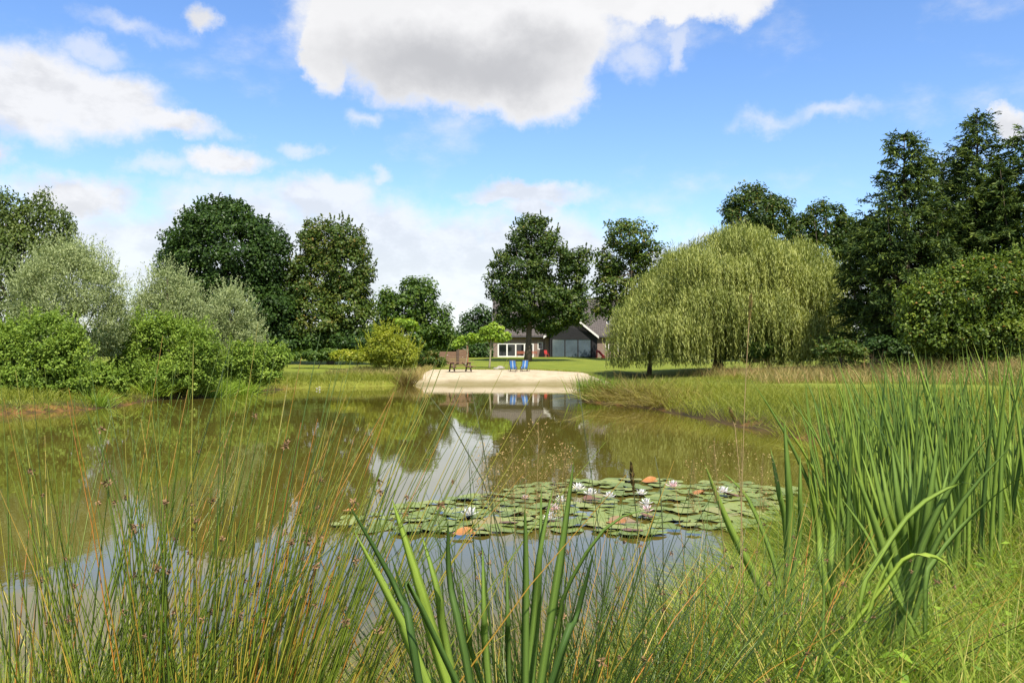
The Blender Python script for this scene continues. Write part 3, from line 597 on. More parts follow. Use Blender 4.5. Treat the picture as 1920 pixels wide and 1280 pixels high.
# --- weeping willow
def weeping_willow():
    Yw = 72; b = at(1345, HZ, Yw); bz = gz(b.x, Yw); base = np.array([b.x, Yw, bz])
    e = empty('weeping_willow', tuple(base), 0, 'wide weeping willow with pale green curtains of hanging twigs', T)
    k = Yw/FPX
    domes = [(1385, 456, 66, 36, -0.5), (1390, 478, 110, 52, 0), (1470, 490, 95, 46, 1), (1520, 520, 68, 40, -1.5), (1310, 500, 85, 44, -1), (1240, 540, 62, 36, 0.5), (1200, 585, 42, 30, -1.5), (1290, 590, 80, 30, -4.0), (1400, 520, 120, 50, -4), (1490, 545, 80, 40, -4.5), (1360, 560, 140, 60, 3), (1180, 610, 28, 26, -1)]
    shelves = [(1300, 482, 42, 20, -4.6), (1365, 505, 50, 22, -5.8), (1445, 480, 50, 22, -4.8), (1505, 522, 44, 22, -5.4), (1250, 545, 40, 20, -3.8), (1330, 552, 50, 22, -6.6), (1425, 562, 52, 22, -7.0), (1545, 565, 34, 20, -4.6), (1215, 600, 38, 18, -4.2), (1290, 600, 44, 18, -6.4), (1480, 600, 46, 20, -6.6), (1390, 445, 46, 20, -3.6)]
    allow = [(x_, 3.0) for x_ in domes] + [(x_, 6.5) for x_ in shelves]
    strands_s, strands_l, tints = [], [], []
    for (px, py, rx, ry, dy), dn in allow:
        c = at(px, py, Yw+dy); n = int(rx*dn)
        gsz = 5; ng = n//gsz
        u = rdir(ng); u[:, 2] = np.abs(u[:, 2])*0.9 + 0.02; u = unit(u)
        g = np.array(c) + u*np.array([rx*k, max(rx*k*0.62, 1.6), ry*k])*rng.uniform(0.8, 1.0, (ng, 1))
        gt = rng.normal(0, 0.24, ng)
        gl = rng.uniform(1.8, 7.0, ng)*np.clip(0.75+ (1-u[:, 2])*0.6, 0.6, 1.4)
        if dn > 5: gl = rng.uniform(1.2, 3.4, ng); gt = gt*0.8 + 0.08
        for j in range(gsz):
            strands_s.append(g + rng.normal(0, 0.24, (ng, 3))); strands_l.append(gl*rng.uniform(0.6, 1.15, ng)); tints.append(gt + rng.normal(0, 0.06, ng))
    s = np.concatenate(strands_s); ln = np.concatenate(strands_l); tn_ = np.concatenate(tints)
    hem = 0.6*np.maximum(0, 0.55*(np.sin(s[:, 0]*1.15+0.5)+np.sin(s[:, 0]*2.7+s[:, 1])+0.5) + rng.normal(0, 0.5, len(s)))
    gnd = 1.35; low = np.interp(s[:, 0]/k+960, [1150, 1200, 1260, 1330, 1380, 1600], [0.1, 0.0, 0.35, 0.5, 0.15, 0.1])
    ln = np.minimum(ln*np.where(rng.random(len(ln)) < 0.35, 1.8, 1.0), s[:, 2]-gnd-low*rng.uniform(0.3, 1.3, len(ln)) - hem); ok = ln > 0.5
    s, ln, tn_ = s[ok], ln[ok], tn_[ok]
    out = unit(np.stack([s[:, 0]-b.x, s[:, 1]-Yw, np.zeros(len(s))], 1))
    cnt = np.maximum(5, (ln/0.125).astype(int)); ix = np.repeat(np.arange(len(s)), cnt)
    uu = np.concatenate([np.linspace(0, 1, q) for q in cnt])
    sw = rng.uniform(0, 6.28, len(s))
    arch = 0.55
    pp = s[ix] + out[ix]*(arch*np.minimum(uu*ln[ix], 1.2)**0.6)[:, None] + np.array([0, 0, -1.0])*(uu*ln[ix])[:, None]
    pp[:, 0] += 0.10*np.sin(uu*5+sw[ix]); pp += rng.normal(0, 0.05, pp.shape)
    a = rng.uniform(0, 6.28, len(ix)); sd = np.stack([np.cos(a), np.sin(a), np.zeros(len(ix))], 1)
    d = unit(sd*0.55 + np.array([0, 0, -1.0])); nn = unit(sd + np.array([0, 0, 0.7]) + out[ix]*0.5)
    v, f, t_ = leaves(pp, d, nn, rng.uniform(0.28, 0.45, len(ix)), rng.uniform(0.045, 0.07, len(ix)), np.clip(0.5 + tn_[ix] + rng.normal(0, 0.09, len(ix)), 0, 1), 0.1)
    lob_w = [(tuple(at(px, py, Yw+dy)), (rx*k*0.95, max(rx*k*0.6, 1.5), ry*k*0.9)) for px, py, rx, ry, dy in domes]
    fill = crown_parts(lob_w, 0.55, 34, 0.34, 0.06, flat=1.3, cover=1.5, droop=2.2, tint_sp=0.12, tint_c=0.12, shell=0.8)
    v, f, t_ = merge([(v, f, t_)] + fill)
    link('crown', mesh_np('crown', v-base, f, WEEP, t_), e)
    lob = [((at(px, py, Yw+dy).x-base[0], dy, at(px, py, Yw+dy).z-bz), (rx*k*0.8, rx*k*0.5, ry*k*0.7)) for px, py, rx, ry, dy in domes]
    link('trunk', trunk_mesh((0, 0, 0), lob, 0.42, fork=0.25, nlimb=14), e)
    mb = MB()      # a second low stem on the left under the curtain
    q = at(1217, 690, Yw-1); qx = q.x-base[0]
    mb.tube([(qx, -1, gz(q.x, Yw-1)-bz-0.1), (qx+0.1, -1, 1.2), (qx+0.6, -0.8, 3.5)], [0.22, 0.18, 0.08], 8)
    mb.build('trunk', BARK, e, smooth=True)
weeping_willow()

# ================================================================ house and garden things
BRICK = mat('weathered_brick'); t = BRICK.node_tree
tcx = nd(t, 'ShaderNodeTexCoord').outputs['Object']
mpv = nd(t, 'ShaderNodeMapping', ins={0: tcx, 2: (R(90), 0, 0)}).outputs[0]
bk = nd(t, 'ShaderNodeTexBrick', ins={'Vector': mpv, 'Color1': (0.17, 0.11, 0.085, 1), 'Color2': (0.235, 0.16, 0.13, 1), 'Mortar': (0.27, 0.235, 0.20, 1), 'Scale': 1.0, 'Mortar Size': 0.008, 'Brick Width': 0.22, 'Row Height': 0.07})
p = nd(t, 'ShaderNodeBsdfPrincipled', ins={'Base Color': bk.outputs[0], 'Roughness': 0.9})
nd(t, 'ShaderNodeOutputMaterial', ins={0: p.outputs[0]})
TILE = mat('grey_brown_roof_tiles'); t = TILE.node_tree
tcx = nd(t, 'ShaderNodeTexCoord').outputs['Object']
sz = nd(t, 'ShaderNodeSeparateXYZ', ins={0: tcx})
row = mth('FRACT', mth('MULTIPLY', sz.outputs[2], 3.6, tree=t), tree=t)
colm = mth('FRACT', mth('MULTIPLY', sz.outputs[0], 3.3, tree=t), tree=t)
nz = nd(t, 'ShaderNodeTexNoise', ins={'Vector': tcx, 'Scale': 3.0, 'Detail': 5.0}).outputs['Fac']
cc = ramp(t, nz, [(0.3, (0.060, 0.050, 0.045)), (0.7, (0.11, 0.092, 0.082))])
hgt = mth('ADD', mth('POWER', row, 2.0, tree=t), mth('MULTIPLY', mth('SINE', mth('MULTIPLY', colm, 6.283, tree=t), tree=t), 0.25, tree=t), tree=t)
b = nd(t, 'ShaderNodeBump', ins={'Strength': 1.0, 'Distance': 0.09, 'Height': hgt, 'Normal': (0, 0, 0)}) if False else nd(t, 'ShaderNodeBump', ins={'Strength': 1.0, 'Distance': 0.09, 'Height': hgt})
p = nd(t, 'ShaderNodeBsdfPrincipled', ins={'Base Color': cc, 'Roughness': 0.75, 'Normal': b.outputs[0]})
nd(t, 'ShaderNodeOutputMaterial', ins={0: p.outputs[0]})
BLACKWOOD = solid('black_timber_cladding', (0.014, 0.014, 0.016), 0.6, 0.4, 5.0, 0.3)
WHITE = solid('white_painted_wood', (0.74, 0.72, 0.68), 0.5, 0.05, 4.0)
GLASS = solid('dark_window_glass', (0.012, 0.014, 0.014), 0.03, 0.1, 1.0, spec=0.6, ior=1.6)
GLASS2 = solid('painted_sky_glass', (0.085, 0.115, 0.14), 0.06, 0.15, 1.0, spec=0.5, ior=2.6)  # reflected sky put into the blue-grey base colour, helped by a high ior
BLUE = solid('blue_canvas', (0.08, 0.27, 0.72), 0.7, 0.12, 20.0)
BLUEL = solid('pale_blue_canvas', (0.55, 0.70, 0.85), 0.7, 0.1, 20.0)
WOOD = solid('weathered_brown_wood', (0.21, 0.12, 0.075), 0.8, 0.3, 6.0, 0.5, stretch=(1, 6, 6))
WOODD = solid('dark_brown_wood', (0.10, 0.065, 0.045), 0.8, 0.3, 6.0, 0.5)
WOODR = solid('reddish_stained_wood', (0.30, 0.105, 0.06), 0.75, 0.25, 6.0, 0.3)
REDP = solid('red_plastic', (0.38, 0.035, 0.028), 0.4, 0.08, 3.0)
ORANGEP = solid('orange_plastic', (0.60, 0.13, 0.05), 0.4, 0.08, 3.0)
PINK = solid('red_blind', (0.50, 0.12, 0.14), 0.7, 0.1, 3.0)
STONE = solid('grey_stone', (0.30, 0.27, 0.24), 0.9, 0.3, 5.0, 0.6)
GREYM = solid('dark_metal', (0.06, 0.06, 0.065), 0.5, 0.2, 5.0)

YH = 128.0; K = FPX/YH                                   # front wall of the house
hx = lambda px: (px-960)/K
GZH = gz(3, YH); hz = lambda py: (HZ-py)/K + EYE - GZH    # height over the garden at the front wall
house = empty('farmhouse', (0, YH, GZH), 0, 'brown brick farmhouse with dark tiled roof and black glazed gable', 'house')
xl, xr = hx(925), hx(1186); eave = hz(626); dep = 10.0; ridge = 8.9
def hb(mb, name, m_, par=house, **k): return mb.build(name, m_, par, **k)
# main volume: front wall left built around the openings so windows sit in reveals
def wall_with_holes(mb, x0, x1, z0, z1, y, th, holes):
    xs = sorted({x0, x1, *[h[0] for h in holes], *[h[1] for h in holes]})
    for a, b_ in zip(xs[:-1], xs[1:]):
        hs = sorted([h for h in holes if h[0] < (a+b_)/2 < h[1]], key=lambda h: h[2]); z = z0
        for h in hs:
            if h[2] > z+1e-3: mb.box(((a+b_)/2, y+th/2, (z+h[2])/2), (b_-a, th, h[2]-z))
            z = h[3]
        if z1 > z+1e-3: mb.box(((a+b_)/2, y+th/2, (z+z1)/2), (b_-a, th, z1-z))
door = (hx(933), hx(1001), 0.0, hz(643)); win1 = (hx(1008), hx(1018), hz(655), hz(641)); win2 = (hx(1135), hx(1142), hz(657), hz(641)); win3 = (hx(1158), hx(1168), hz(657), hz(641))
mb = MB(); wall_with_holes(mb, xl, xr, -0.2, eave, 0, 0.3, [door, win1, win2, win3])
mb.poly([(xl, 0.31, -0.2), (xl, dep, -0.2), (xl, dep, eave), (xl, dep/2, ridge-0.15), (xl, 0.31, eave)], (0.3, 0, 0))
mb.poly([(xr-0.3, 0.31, -0.2), (xr-0.3, dep, -0.2), (xr-0.3, dep, eave), (xr-0.3, dep/2, ridge-0.15), (xr-0.3, 0.31, eave)], (0.3, 0, 0))
mb.box(((xl+xr)/2, dep-0.15, eave/2-0.1), (xr-xl-0.62, 0.3, eave+0.2))
mb.box(((xl+xr)/2, 4.5, 1.4), (xr-xl-0.62, 0.1, 3.2))
hb(mb, 'wall', BRICK)
sl = (ridge-eave)/(dep/2)
mb = MB(); ov = 0.45
mb.poly([(xl-0.2, -ov, eave-ov*sl), (xl-0.2, dep/2, ridge), (xl-0.2, dep/2, ridge+0.2), (xl-0.2, -ov, eave-ov*sl+0.2)], (xr-xl+0.4, 0, 0))
mb.poly([(xl-0.2, dep+ov, eave-ov*sl), (xl-0.2, dep/2+0.001, ridge), (xl-0.2, dep/2+0.001, ridge+0.2), (xl-0.2, dep+ov, eave-ov*sl+0.2)], (xr-xl+0.4, 0, 0))
roof = hb(mb, 'roof', TILE)
mb = MB(); mb.tube([(xl-0.22, dep/2, ridge+0.16), (xr+0.22, dep/2, ridge+0.16)], 0.13, 8); mb.build('ridge_tiles', TILE, roof)
mb = MB(); mb.tube([(xl-0.2, -ov-0.07, eave-ov*sl+0.03), (xr+0.2, -ov-0.07, eave-ov*sl+0.03)], 0.075, 8); mb.build('gutter', GREYM, roof)
def skylight(px0, px1, py0, py1, m_):
    z0, z1 = hz(py1), hz(py0); y0, y1 = (z0-eave)/sl, (z1-eave)/sl; xa, xb = hx(px0)*1.01, hx(px1)*1.01; n = Vector((0, -sl, 1)).normalized()
    up = Vector((0, y1-y0, z1-z0)); o = n*0.17
    f_ = MB()
    fr = 0.07
    q = [Vector((xa, y0, z0))+o, Vector((xb, y0, z0))+o]
    f_.bar(q[0], q[0]+up, fr, 0.14, n).bar(q[1], q[1]+up, fr, 0.14, n).bar(q[0], q[1], fr, 0.14, n).bar(q[0]+up, q[1]+up, fr, 0.14, n)
    s_ = f_.build('skylight', WHITE if m_ is GLASS else PINK, roof)
    g_ = MB().poly([q[0]+n*0.02, q[1]+n*0.02, q[1]+up+n*0.02, q[0]+up+n*0.02], n*0.02); g_.build('skylight_pane', m_, roof)
skylight(944, 956, 601, 612, PINK); skylight(1138, 1144, 599, 608, GLASS)
# sliding doors with white frames
def framed(name, h, nmul, glass, fw=0.12, wy=0.08, frame_m=WHITE):
    x0, x1, z0, z1 = h; f_ = MB()
    f_.box(((x0+x1)/2, wy, z1-fw/2), (x1-x0, 0.1, fw)); f_.box(((x0+x1)/2, wy, z0+fw/2), (x1-x0, 0.1, fw))
    for i in range(nmul+1):
        x = x0+fw/2 + (x1-x0-fw)*i/nmul; f_.box((x, wy, (z0+z1)/2), (fw, 0.1, z1-z0-2*fw-0.004))
    w_ = f_.build(name, frame_m, house)
    for i in range(nmul):
        a = x0+fw + (x1-x0-fw)*i/nmul; b_ = x0 + (x1-x0-fw)*(i+1)/nmul
        MB().box(((a+b_)/2, wy+0.01, (z0+z1)/2), (b_-a-0.004, 0.03, z1-z0-2*fw-0.006)).build('pane', glass, w_)
    return w_
framed('sliding_door', door, 4, GLASS, 0.2); framed('window', win1, 1, GLASS, 0.13); framed('window', win2, 1, GLASS, 0.12); framed('window', win3, 2, GLASS, 0.12)
# black gabled extension, 3.5 m forward
ye = -3.5; kx = (YH+ye)/YH
ex0, ex1 = hx(1031)*kx, hx(1120)*kx; ax = (hx(1020)+hx(1121))/2*kx; ez = hz(633)*kx; az_ = hz(592)*kx
sle = (az_-ez)/(ex1-ax+0.12)
g0, g1, gz1 = hx(1035)*kx, hx(1109)*kx, hz(636)*kx
mb = MB(); cz = lambda x: az_ - sle*abs(x-ax) - 0.06
nb = 40
for i in range(nb):                                        # upright boards over the glass and beside it
    a = ex0 + (ex1-ex0)*i/nb; b_ = ex0 + (ex1-ex0)*(i+1)/nb - 0.02; zb = gz1 + 0.1 if (a+b_)/2 > g0 and (a+b_)/2 < g1 else -0.1
    mb.poly([(a, ye, zb), (b_, ye, zb), (b_, ye, cz(b_)), (a, ye, cz(a))], (0, 0.05, 0))
clad = hb(mb, 'gable_cladding', BLACKWOOD)
for xx in (ex0+0.1, ex1-0.1): hb(MB().box((xx, (ye+0.06)/2+0.02, cz(xx)/2-0.1), (0.2, -ye-0.1, cz(xx)-0.15)), 'side_wall', BLACKWOOD)
mb = MB()
for sgn in (-1, 1):
    xe = ax + sgn*(az_-ez)/sle
    mb.poly([(ax, ye-0.5, az_), (xe, ye-0.5, ez), (xe, ye-0.5, ez+0.18), (ax, ye-0.5, az_+0.18)], (0, -ye+0.5+6.0*0, 0))
r2 = hb(mb, 'gable_roof', TILE)
for sgn in (-1, 1):
    xe = ax + sgn*((az_-ez)/sle+0.05)
    mb = MB(); zt = 0.06
    mb.poly([(ax+sgn*0.01, ye-0.56, az_-0.10), (xe, ye-0.56, ez-0.16), (xe, ye-0.56, ez+0.2), (ax+sgn*0.01, ye-0.56, az_+0.24)], (0, 0.05, 0)); mb.build('bargeboard', WHITE, house)
mb = MB(); fw = 0.14
for x in (g0, g0+(g1-g0)*0.33, g0+(g1-g0)*0.66, g1): mb.box((x, ye+0.06, gz1/2), (fw, 0.12, gz1))
mb.box(((g0+g1)/2, ye+0.06, gz1+0.05), (g1-g0+fw, 0.115, 0.1))
gfr = hb(mb, 'gable_window', BLACKWOOD)
for i in range(3):
    a = g0 + (g1-g0)*0.33*i + fw/2; b_ = g0 + (g1-g0)*0.33*(i+1) - fw/2
    MB().box(((a+b_)/2, ye+0.09, gz1/2+0.02), (b_-a-0.01, 0.03, gz1-0.06)).build('pane', GLASS2, gfr)
mb = MB(); mb.box(((hx(1026.5))*kx, ye+1.5, ez/2-0.1), (0.5, 0.5, ez-0.1)); hb(mb, 'brick_pier', BRICK)

def on(px, Y): x = at(px, HZ, Y).x; return x, Y, gz(x, Y)
# --- garden bench
def bench(px, label):
    e = empty('garden_bench', on(px, YH-1.6), 0, label, 'bench', 'garden benches by the sliding doors')
    mb = MB()
    for i in range(4): MB().box((0, -0.25+i*0.13, 0.44), (1.3, 0.11, 0.03)).build('seat_slat', WOODR, e)
    for i in range(3): MB().box((0, 0.24, 0.58+i*0.13), (1.3, 0.03, 0.1)).build('back_slat', WOODR, e)
    for sx_ in (-1, 1):
        MB().box((sx_*0.6, -0.24, 0.21), (0.07, 0.07, 0.42)).build('leg', WOODR, e); MB().box((sx_*0.6, 0.28, 0.45), (0.07, 0.05, 0.9)).build('leg', WOODR, e)
        MB().box((sx_*0.6, 0.0, 0.64), (0.07, 0.5, 0.04)).build('armrest', WOODR, e)
bench(977, 'reddish wooden garden bench left of the oak trunk'); bench(999, 'reddish wooden garden bench right of the oak trunk')
def garden_chair(px, Y, m_, label, rz):
    e = empty('garden_chair', on(px, Y), rz, label, 'chair')
    MB().box((0, 0, 0.43), (0.5, 0.5, 0.05)).build('seat', m_, e)
    MB().bar((0, 0.24, 0.45), (0, 0.36, 1.0), 0.48, 0.04, (0, 1, 0)).build('backrest', m_, e)
    for a in (-1, 1):
        for b_ in (-1, 1): MB().bar((a*0.22, b_*0.22, 0.42), (a*0.25, b_*0.26, 0), 0.045, 0.045).build('leg', m_, e)
        MB().bar((a*0.27, -0.22, 0.64), (a*0.27, 0.28, 0.66), 0.05, 0.03).build('armrest', m_, e)
garden_chair(1025, YH-4.4, REDP, 'red garden chair at the left corner of the black gable', 0.5)
# --- red toy slide
e = empty('toy_slide', on(1126, YH-5), 0.3, 'red and orange plastic toy slide right of the black gable', 'toy')
MB().tube([(-0.55, 0, 1.05), (-0.2, 0, 0.95), (0.2, 0, 0.5), (0.6, 0, 0.2)], 0.17, 6).build('chute', REDP, e)
for s_ in (-1, 1): MB().bar((-0.6, s_*0.2, 0), (-0.55, s_*0.2, 1.25), 0.06, 0.06).build('post', REDP, e)
for i in range(3): MB().box((-0.58, 0, 0.25+0.28*i), (0.1, 0.4, 0.05)).build('step', ORANGEP, e)
MB().box((0.45, 0, 0.12), (0.5, 0.5, 0.2)).build('base', ORANGEP, e)
# --- wooden board on legs
e = empty('wooden_board_stand', on(1149, YH-7), 0, 'upright brown wooden board on legs beside the small window', 'board')
MB().box((0, 0, 1.45), (1.05, 0.05, 0.95)).build('panel', WOOD, e); MB().box((0, -0.01, 0.95), (1.1, 0.09, 0.06)).build('ledge', WHITE, e)
for a in (-0.42, 0.42): MB().bar((a, 0, 1.9), (a*1.1, -0.15, 0), 0.05, 0.05).build('leg', WOODD, e)
MB().bar((0, 0.04, 1.8), (0, 0.5, 0), 0.05, 0.05).build('leg', WOODD, e)
# --- fence with gate behind the table
e = empty('wooden_fence', on(845, 92), 0, 'brown wooden board fence with tall gate post behind the picnic table', 'fence')
kf = 92/FPX; fz = lambda py: (HZ-py)*kf + EYE - gz(at(845, HZ, 92).x, 92)
fxp = lambda px: (px-845)*kf
for i in range(7): MB().box((fxp(840), 0.05, 0.15+i*0.2), (fxp(857)-fxp(822), 0.03, 0.17)).build('board', WOOD, e)
for i in range(8): MB().box((fxp(868), 0.07, 0.15+i*0.2), (fxp(876)-fxp(860), 0.03, 0.17)).build('board', WOOD, e)
for px, h in ((822, 1.5), (857, 1.6), (859.5, 1.75), (877, 2.5)): MB().box((fxp(px), 0, h/2-0.05), (0.14, 0.1, h+0.1)).build('post', WOODR if h > 2 else WOODD, e)
# --- picnic table, seen from its long side
def picnic(loc, rz, label):
    e = empty('picnic_table', loc, rz, label, 'table'); e.scale = (1.12, 1.1, 1.1)
    for i in range(5): MB().box((0, -0.32+i*0.16, 0.76), (2.0, 0.145, 0.045)).build('top_plank', WOOD, e)
    for s_ in (-1, 1):
        for j in (0, 1): MB().box((0, s_*(0.70+j*0.15), 0.45), (2.0, 0.135, 0.045)).build('bench_plank', WOOD, e)
    for xx in (-0.68, 0.68):
        for s_ in (-1, 1): MB().bar((xx, s_*0.25, 0.735), (xx, s_*0.72, -0.05), 0.05, 0.11, (1, 0, 0)).build('leg', WOODD, e)
        MB().box((xx+0.052, 0, 0.385), (0.05, 1.7, 0.085)).build('crossbeam', WOODD, e); MB().box((xx+0.052, 0, 0.69), (0.05, 0.74, 0.085)).build('top_batten', WOODD, e)
        MB().bar((xx*0.9, 0, 0.4), (xx*0.2, 0, 0.72), 0.06, 0.06).build('brace', WOODD, e)
picnic(on(863, 75), R(22), 'brown wooden picnic table with benches standing on the sand')
# --- deck chairs
def deck_chair(px, Y, rz, label):
    e = empty('deck_chair', on(px, Y), rz, label, 'chair', 'deck chairs on the sand')
    top = Vector((0, 0.0, 1.0)); 
    for s_ in (-1, 1):
        x = s_*0.29
        MB().bar((x, -0.05, 1.02), (x, 0.62, 0.05), 0.035, 0.05).build('long_rail', WOODD, e)
        MB().bar((x*0.88, 0.78, 0.42), (x*0.88, -0.02, 0.03), 0.035, 0.05).build('seat_rail', WOODD, e)
        MB().bar((x*1.14, 0.10, 0.72), (x*1.14, -0.30, 0.03), 0.03, 0.04).build('prop_leg', WOODD, e)
    for p_ in ((0, -0.05, 1.02), (0, 0.78, 0.42), (0, -0.02, 0.05), (0, 0.60, 0.06)): MB().bar((-0.31, p_[1], p_[2]), (0.31, p_[1], p_[2]), 0.035, 0.035).build('crossbar', WOODD, e)
    for i in range(5):                              # striped canvas sling, hanging from the top bar to the front bar
        a = -0.25 + i*0.1; vs = []; fs = []
        pts = [(-0.06, 1.03), (0.08, 0.72), (0.20, 0.42), (0.34, 0.25), (0.55, 0.29), (0.78, 0.43)]
        for (y_, z_) in pts: vs += [(a, y_, z_), (a+0.099, y_, z_), (a+0.099, y_-0.006, z_-0.006), (a, y_-0.006, z_-0.006)]
        for j in range(len(pts)-1):
            o = 4*j
            for q in range(4): fs.append((o+q, o+(q+1) % 4, o+4+(q+1) % 4, o+4+q))
        MB().add(vs, fs).build('canvas_stripe', BLUEL if i == 2 else BLUE, e)
deck_chair(961, 75, R(-12), 'left blue canvas deck chair with pale stripe on the sand'); deck_chair(985, 75.6, R(14), 'right blue canvas deck chair with pale stripe on the sand')
# --- stones at the edge of the sand
def boulder(loc, r, label):
    u = rdir(60); import bmesh
    bm = bmesh.new(); bmesh.ops.create_icosphere(bm, subdivisions=2, radius=1.0)
    for v_ in bm.verts:
        n_ = 1+0.18*math.sin(v_.co.x*5+loc[0]*3)*math.cos(v_.co.y*4+loc[1]) + 0.1*math.sin(v_.co.z*7)
        v_.co = Vector((v_.co.x*r*n_, v_.co.y*r*0.8*n_, max(v_.co.z, -0.4)*r*0.6*n_))
    me = bpy.data.meshes.new('boulder'); bm.to_mesh(me); bm.free(); me.materials.append(STONE)
    o = link('boulder', me, None, (loc[0], loc[1], loc[2]+r*0.2)); tag(o, label, 'stone', 'stones at the sand edge')
boulder(on(938, 80.5), 0.42, 'largest grey boulder at the back edge of the sand'); boulder(on(932, 80.2), 0.25, 'small grey stone touching the largest boulder'); boulder(on(928, 80.8), 0.2, 'small grey stone left of the boulders by the sand')

# ================================================================ grass, reeds, lilies
GRASS = foliage('fresh_grass', [(0, (0.07, 0.115, 0.02)), (0.5, (0.14, 0.205, 0.035)), (0.85, (0.22, 0.27, 0.06)), (1, (0.36, 0.31, 0.13))], 0.38)
MEADOW = foliage('meadow_grass', [(0, (0.095, 0.12, 0.022)), (0.5, (0.185, 0.205, 0.04)), (0.8, (0.22, 0.22, 0.06)), (1, (0.33, 0.25, 0.11))], 0.35)
STRAW = foliage('straw_grass', [(0, (0.10, 0.115, 0.04)), (0.35, (0.20, 0.185, 0.085)), (0.75, (0.33, 0.25, 0.17)), (1, (0.34, 0.20, 0.16))], 0.3, 0.6, 0.3, (1.2, 1.1, 0.7))
RUSH = foliage('rush_stems', [(0, (0.030, 0.055, 0.014)), (0.45, (0.075, 0.125, 0.022)), (0.8, (0.16, 0.20, 0.035)), (0.92, (0.34, 0.27, 0.07)), (1, (0.36, 0.13, 0.03))], 0.15, 0.35, 0.5)
SEED = solid('brown_seed_heads', (0.22, 0.13, 0.06), 0.8, 0.4, 60.0)
IRIS = foliage('iris_leaves', [(0, (0.050, 0.100, 0.040)), (0.5, (0.145, 0.225, 0.075)), (1, (0.25, 0.335, 0.09))], 0.38, 0.55, 0.2)
t = IRIS.node_tree; cr_ = [n for n in t.nodes if n.type == 'VALTORGB'][0]
users = [l_.to_socket for l_ in cr_.outputs[0].links]
al = nd(t, 'ShaderNodeAttribute', attribute_name='along').outputs['Fac']; ac = nd(t, 'ShaderNodeAttribute', attribute_name='across').outputs['Fac']; rd = nd(t, 'ShaderNodeObjectInfo').outputs['Random']
vv = nd(t, 'ShaderNodeCombineXYZ', ins={0: mth('MULTIPLY', ac, 7.0, tree=t), 1: mth('MULTIPLY', al, 1.5, tree=t), 2: mth('MULTIPLY', rd, 60.0, tree=t)}).outputs[0]
vn = nd(t, 'ShaderNodeTexNoise', ins={'Vector': vv, 'Scale': 1.0, 'Detail': 3.0}).outputs['Fac']
vein = nd(t, 'ShaderNodeMix', data_type='RGBA', blend_type='MULTIPLY', ins={0: 1.0, 6: cr_.outputs[0], 7: ramp(t, vn, [(0.3, (0.78, 0.8, 0.78)), (0.7, (1.2, 1.18, 1.1))])}).outputs[2]
vb = nd(t, 'ShaderNodeCombineXYZ', ins={0: mth('MULTIPLY', ac, 1.5, tree=t), 1: mth('MULTIPLY', al, 2.5, tree=t), 2: mth('MULTIPLY', rd, 90.0, tree=t)}).outputs[0]
bl = nd(t, 'ShaderNodeTexNoise', ins={'Vector': vb, 'Scale': 1.0, 'Detail': 4.0}).outputs['Fac']
bf_ = nd(t, 'ShaderNodeMapRange', ins={0: mth('ADD', mth('MULTIPLY', mth('POWER', al, 6.0, tree=t), 0.34, tree=t), bl, tree=t), 1: 0.80, 2: 0.92, 3: 0.0, 4: 0.85}).outputs[0]
brn = nd(t, 'ShaderNodeMix', data_type='RGBA', ins={0: bf_, 6: vein, 7: (0.30, 0.20, 0.07, 1)}).outputs[2]
for s_ in users: t.links.new(brn, s_)
HERB = foliage('broad_herb_leaves', [(0, (0.09, 0.16, 0.025)), (0.5, (0.16, 0.26, 0.04)), (1, (0.25, 0.34, 0.07))], 0.36)
DEAD = foliage('dead_stems', [(0, (0.10, 0.06, 0.035)), (0.5, (0.20, 0.13, 0.07)), (1, (0.40, 0.31, 0.18))], 0.1)

def land_points(n, xr, yr, dmin=0.05, dmax=99, wt=None):
    out = []
    tot = 0
    while tot < n:
        q = np.stack([rng.uniform(*xr, n*2), rng.uniform(*yr, n*2)], 1)
        ang = (np.abs(q[:, 0]) < q[:, 1]*0.66 + 1.2); q = q[ang]
        d = sdist(q); ok = (d > dmin) & (d < dmax)
        if wt is not None: ok &= rng.random(len(q)) < wt(q, d)
        q = q[ok]; out.append(q); tot += len(q)
    q = np.concatenate(out)[:n]
    return np.column_stack([q, height(q[:, 0], q[:, 1])])
def lean(n, s, bias=(0, 0)):
    d = np.stack([rng.normal(bias[0], s, n), rng.normal(bias[1], s, n), np.ones(n)], 1); return unit(d)
def patch(q, s=1.0): return 0.5 + 0.25*np.sin(q[:, 0]*1.1*s + 1.3*np.sin(q[:, 1]*0.7*s)) + 0.25*np.sin(q[:, 1]*0.9*s + q[:, 0]*0.4*s)
def grass(name, label, q, h, wd, m_, sp=0.35, bend=0.35, segs=3, tint=0.5, tsp=0.2, mean=(0, 0)):
    n = len(q); hh = h*rng.uniform(0.55, 1.25, n)*(0.75 + 0.5*patch(q, 0.8))
    tt = np.clip(tint + 0.35*(patch(q, 0.45)-0.5) + rng.normal(0, tsp, n), 0, 1)
    v, f, t_ = ribbons(q - np.array([0, 0, 0.02]), lean(n, sp, mean), hh, wd*rng.uniform(0.6, 1.4, n), rng.uniform(0.1, 2*bend, n), tt, segs)
    return tag(link(name, mesh_np(name, v, f, m_, t_)), label, 'grass', kind='stuff')

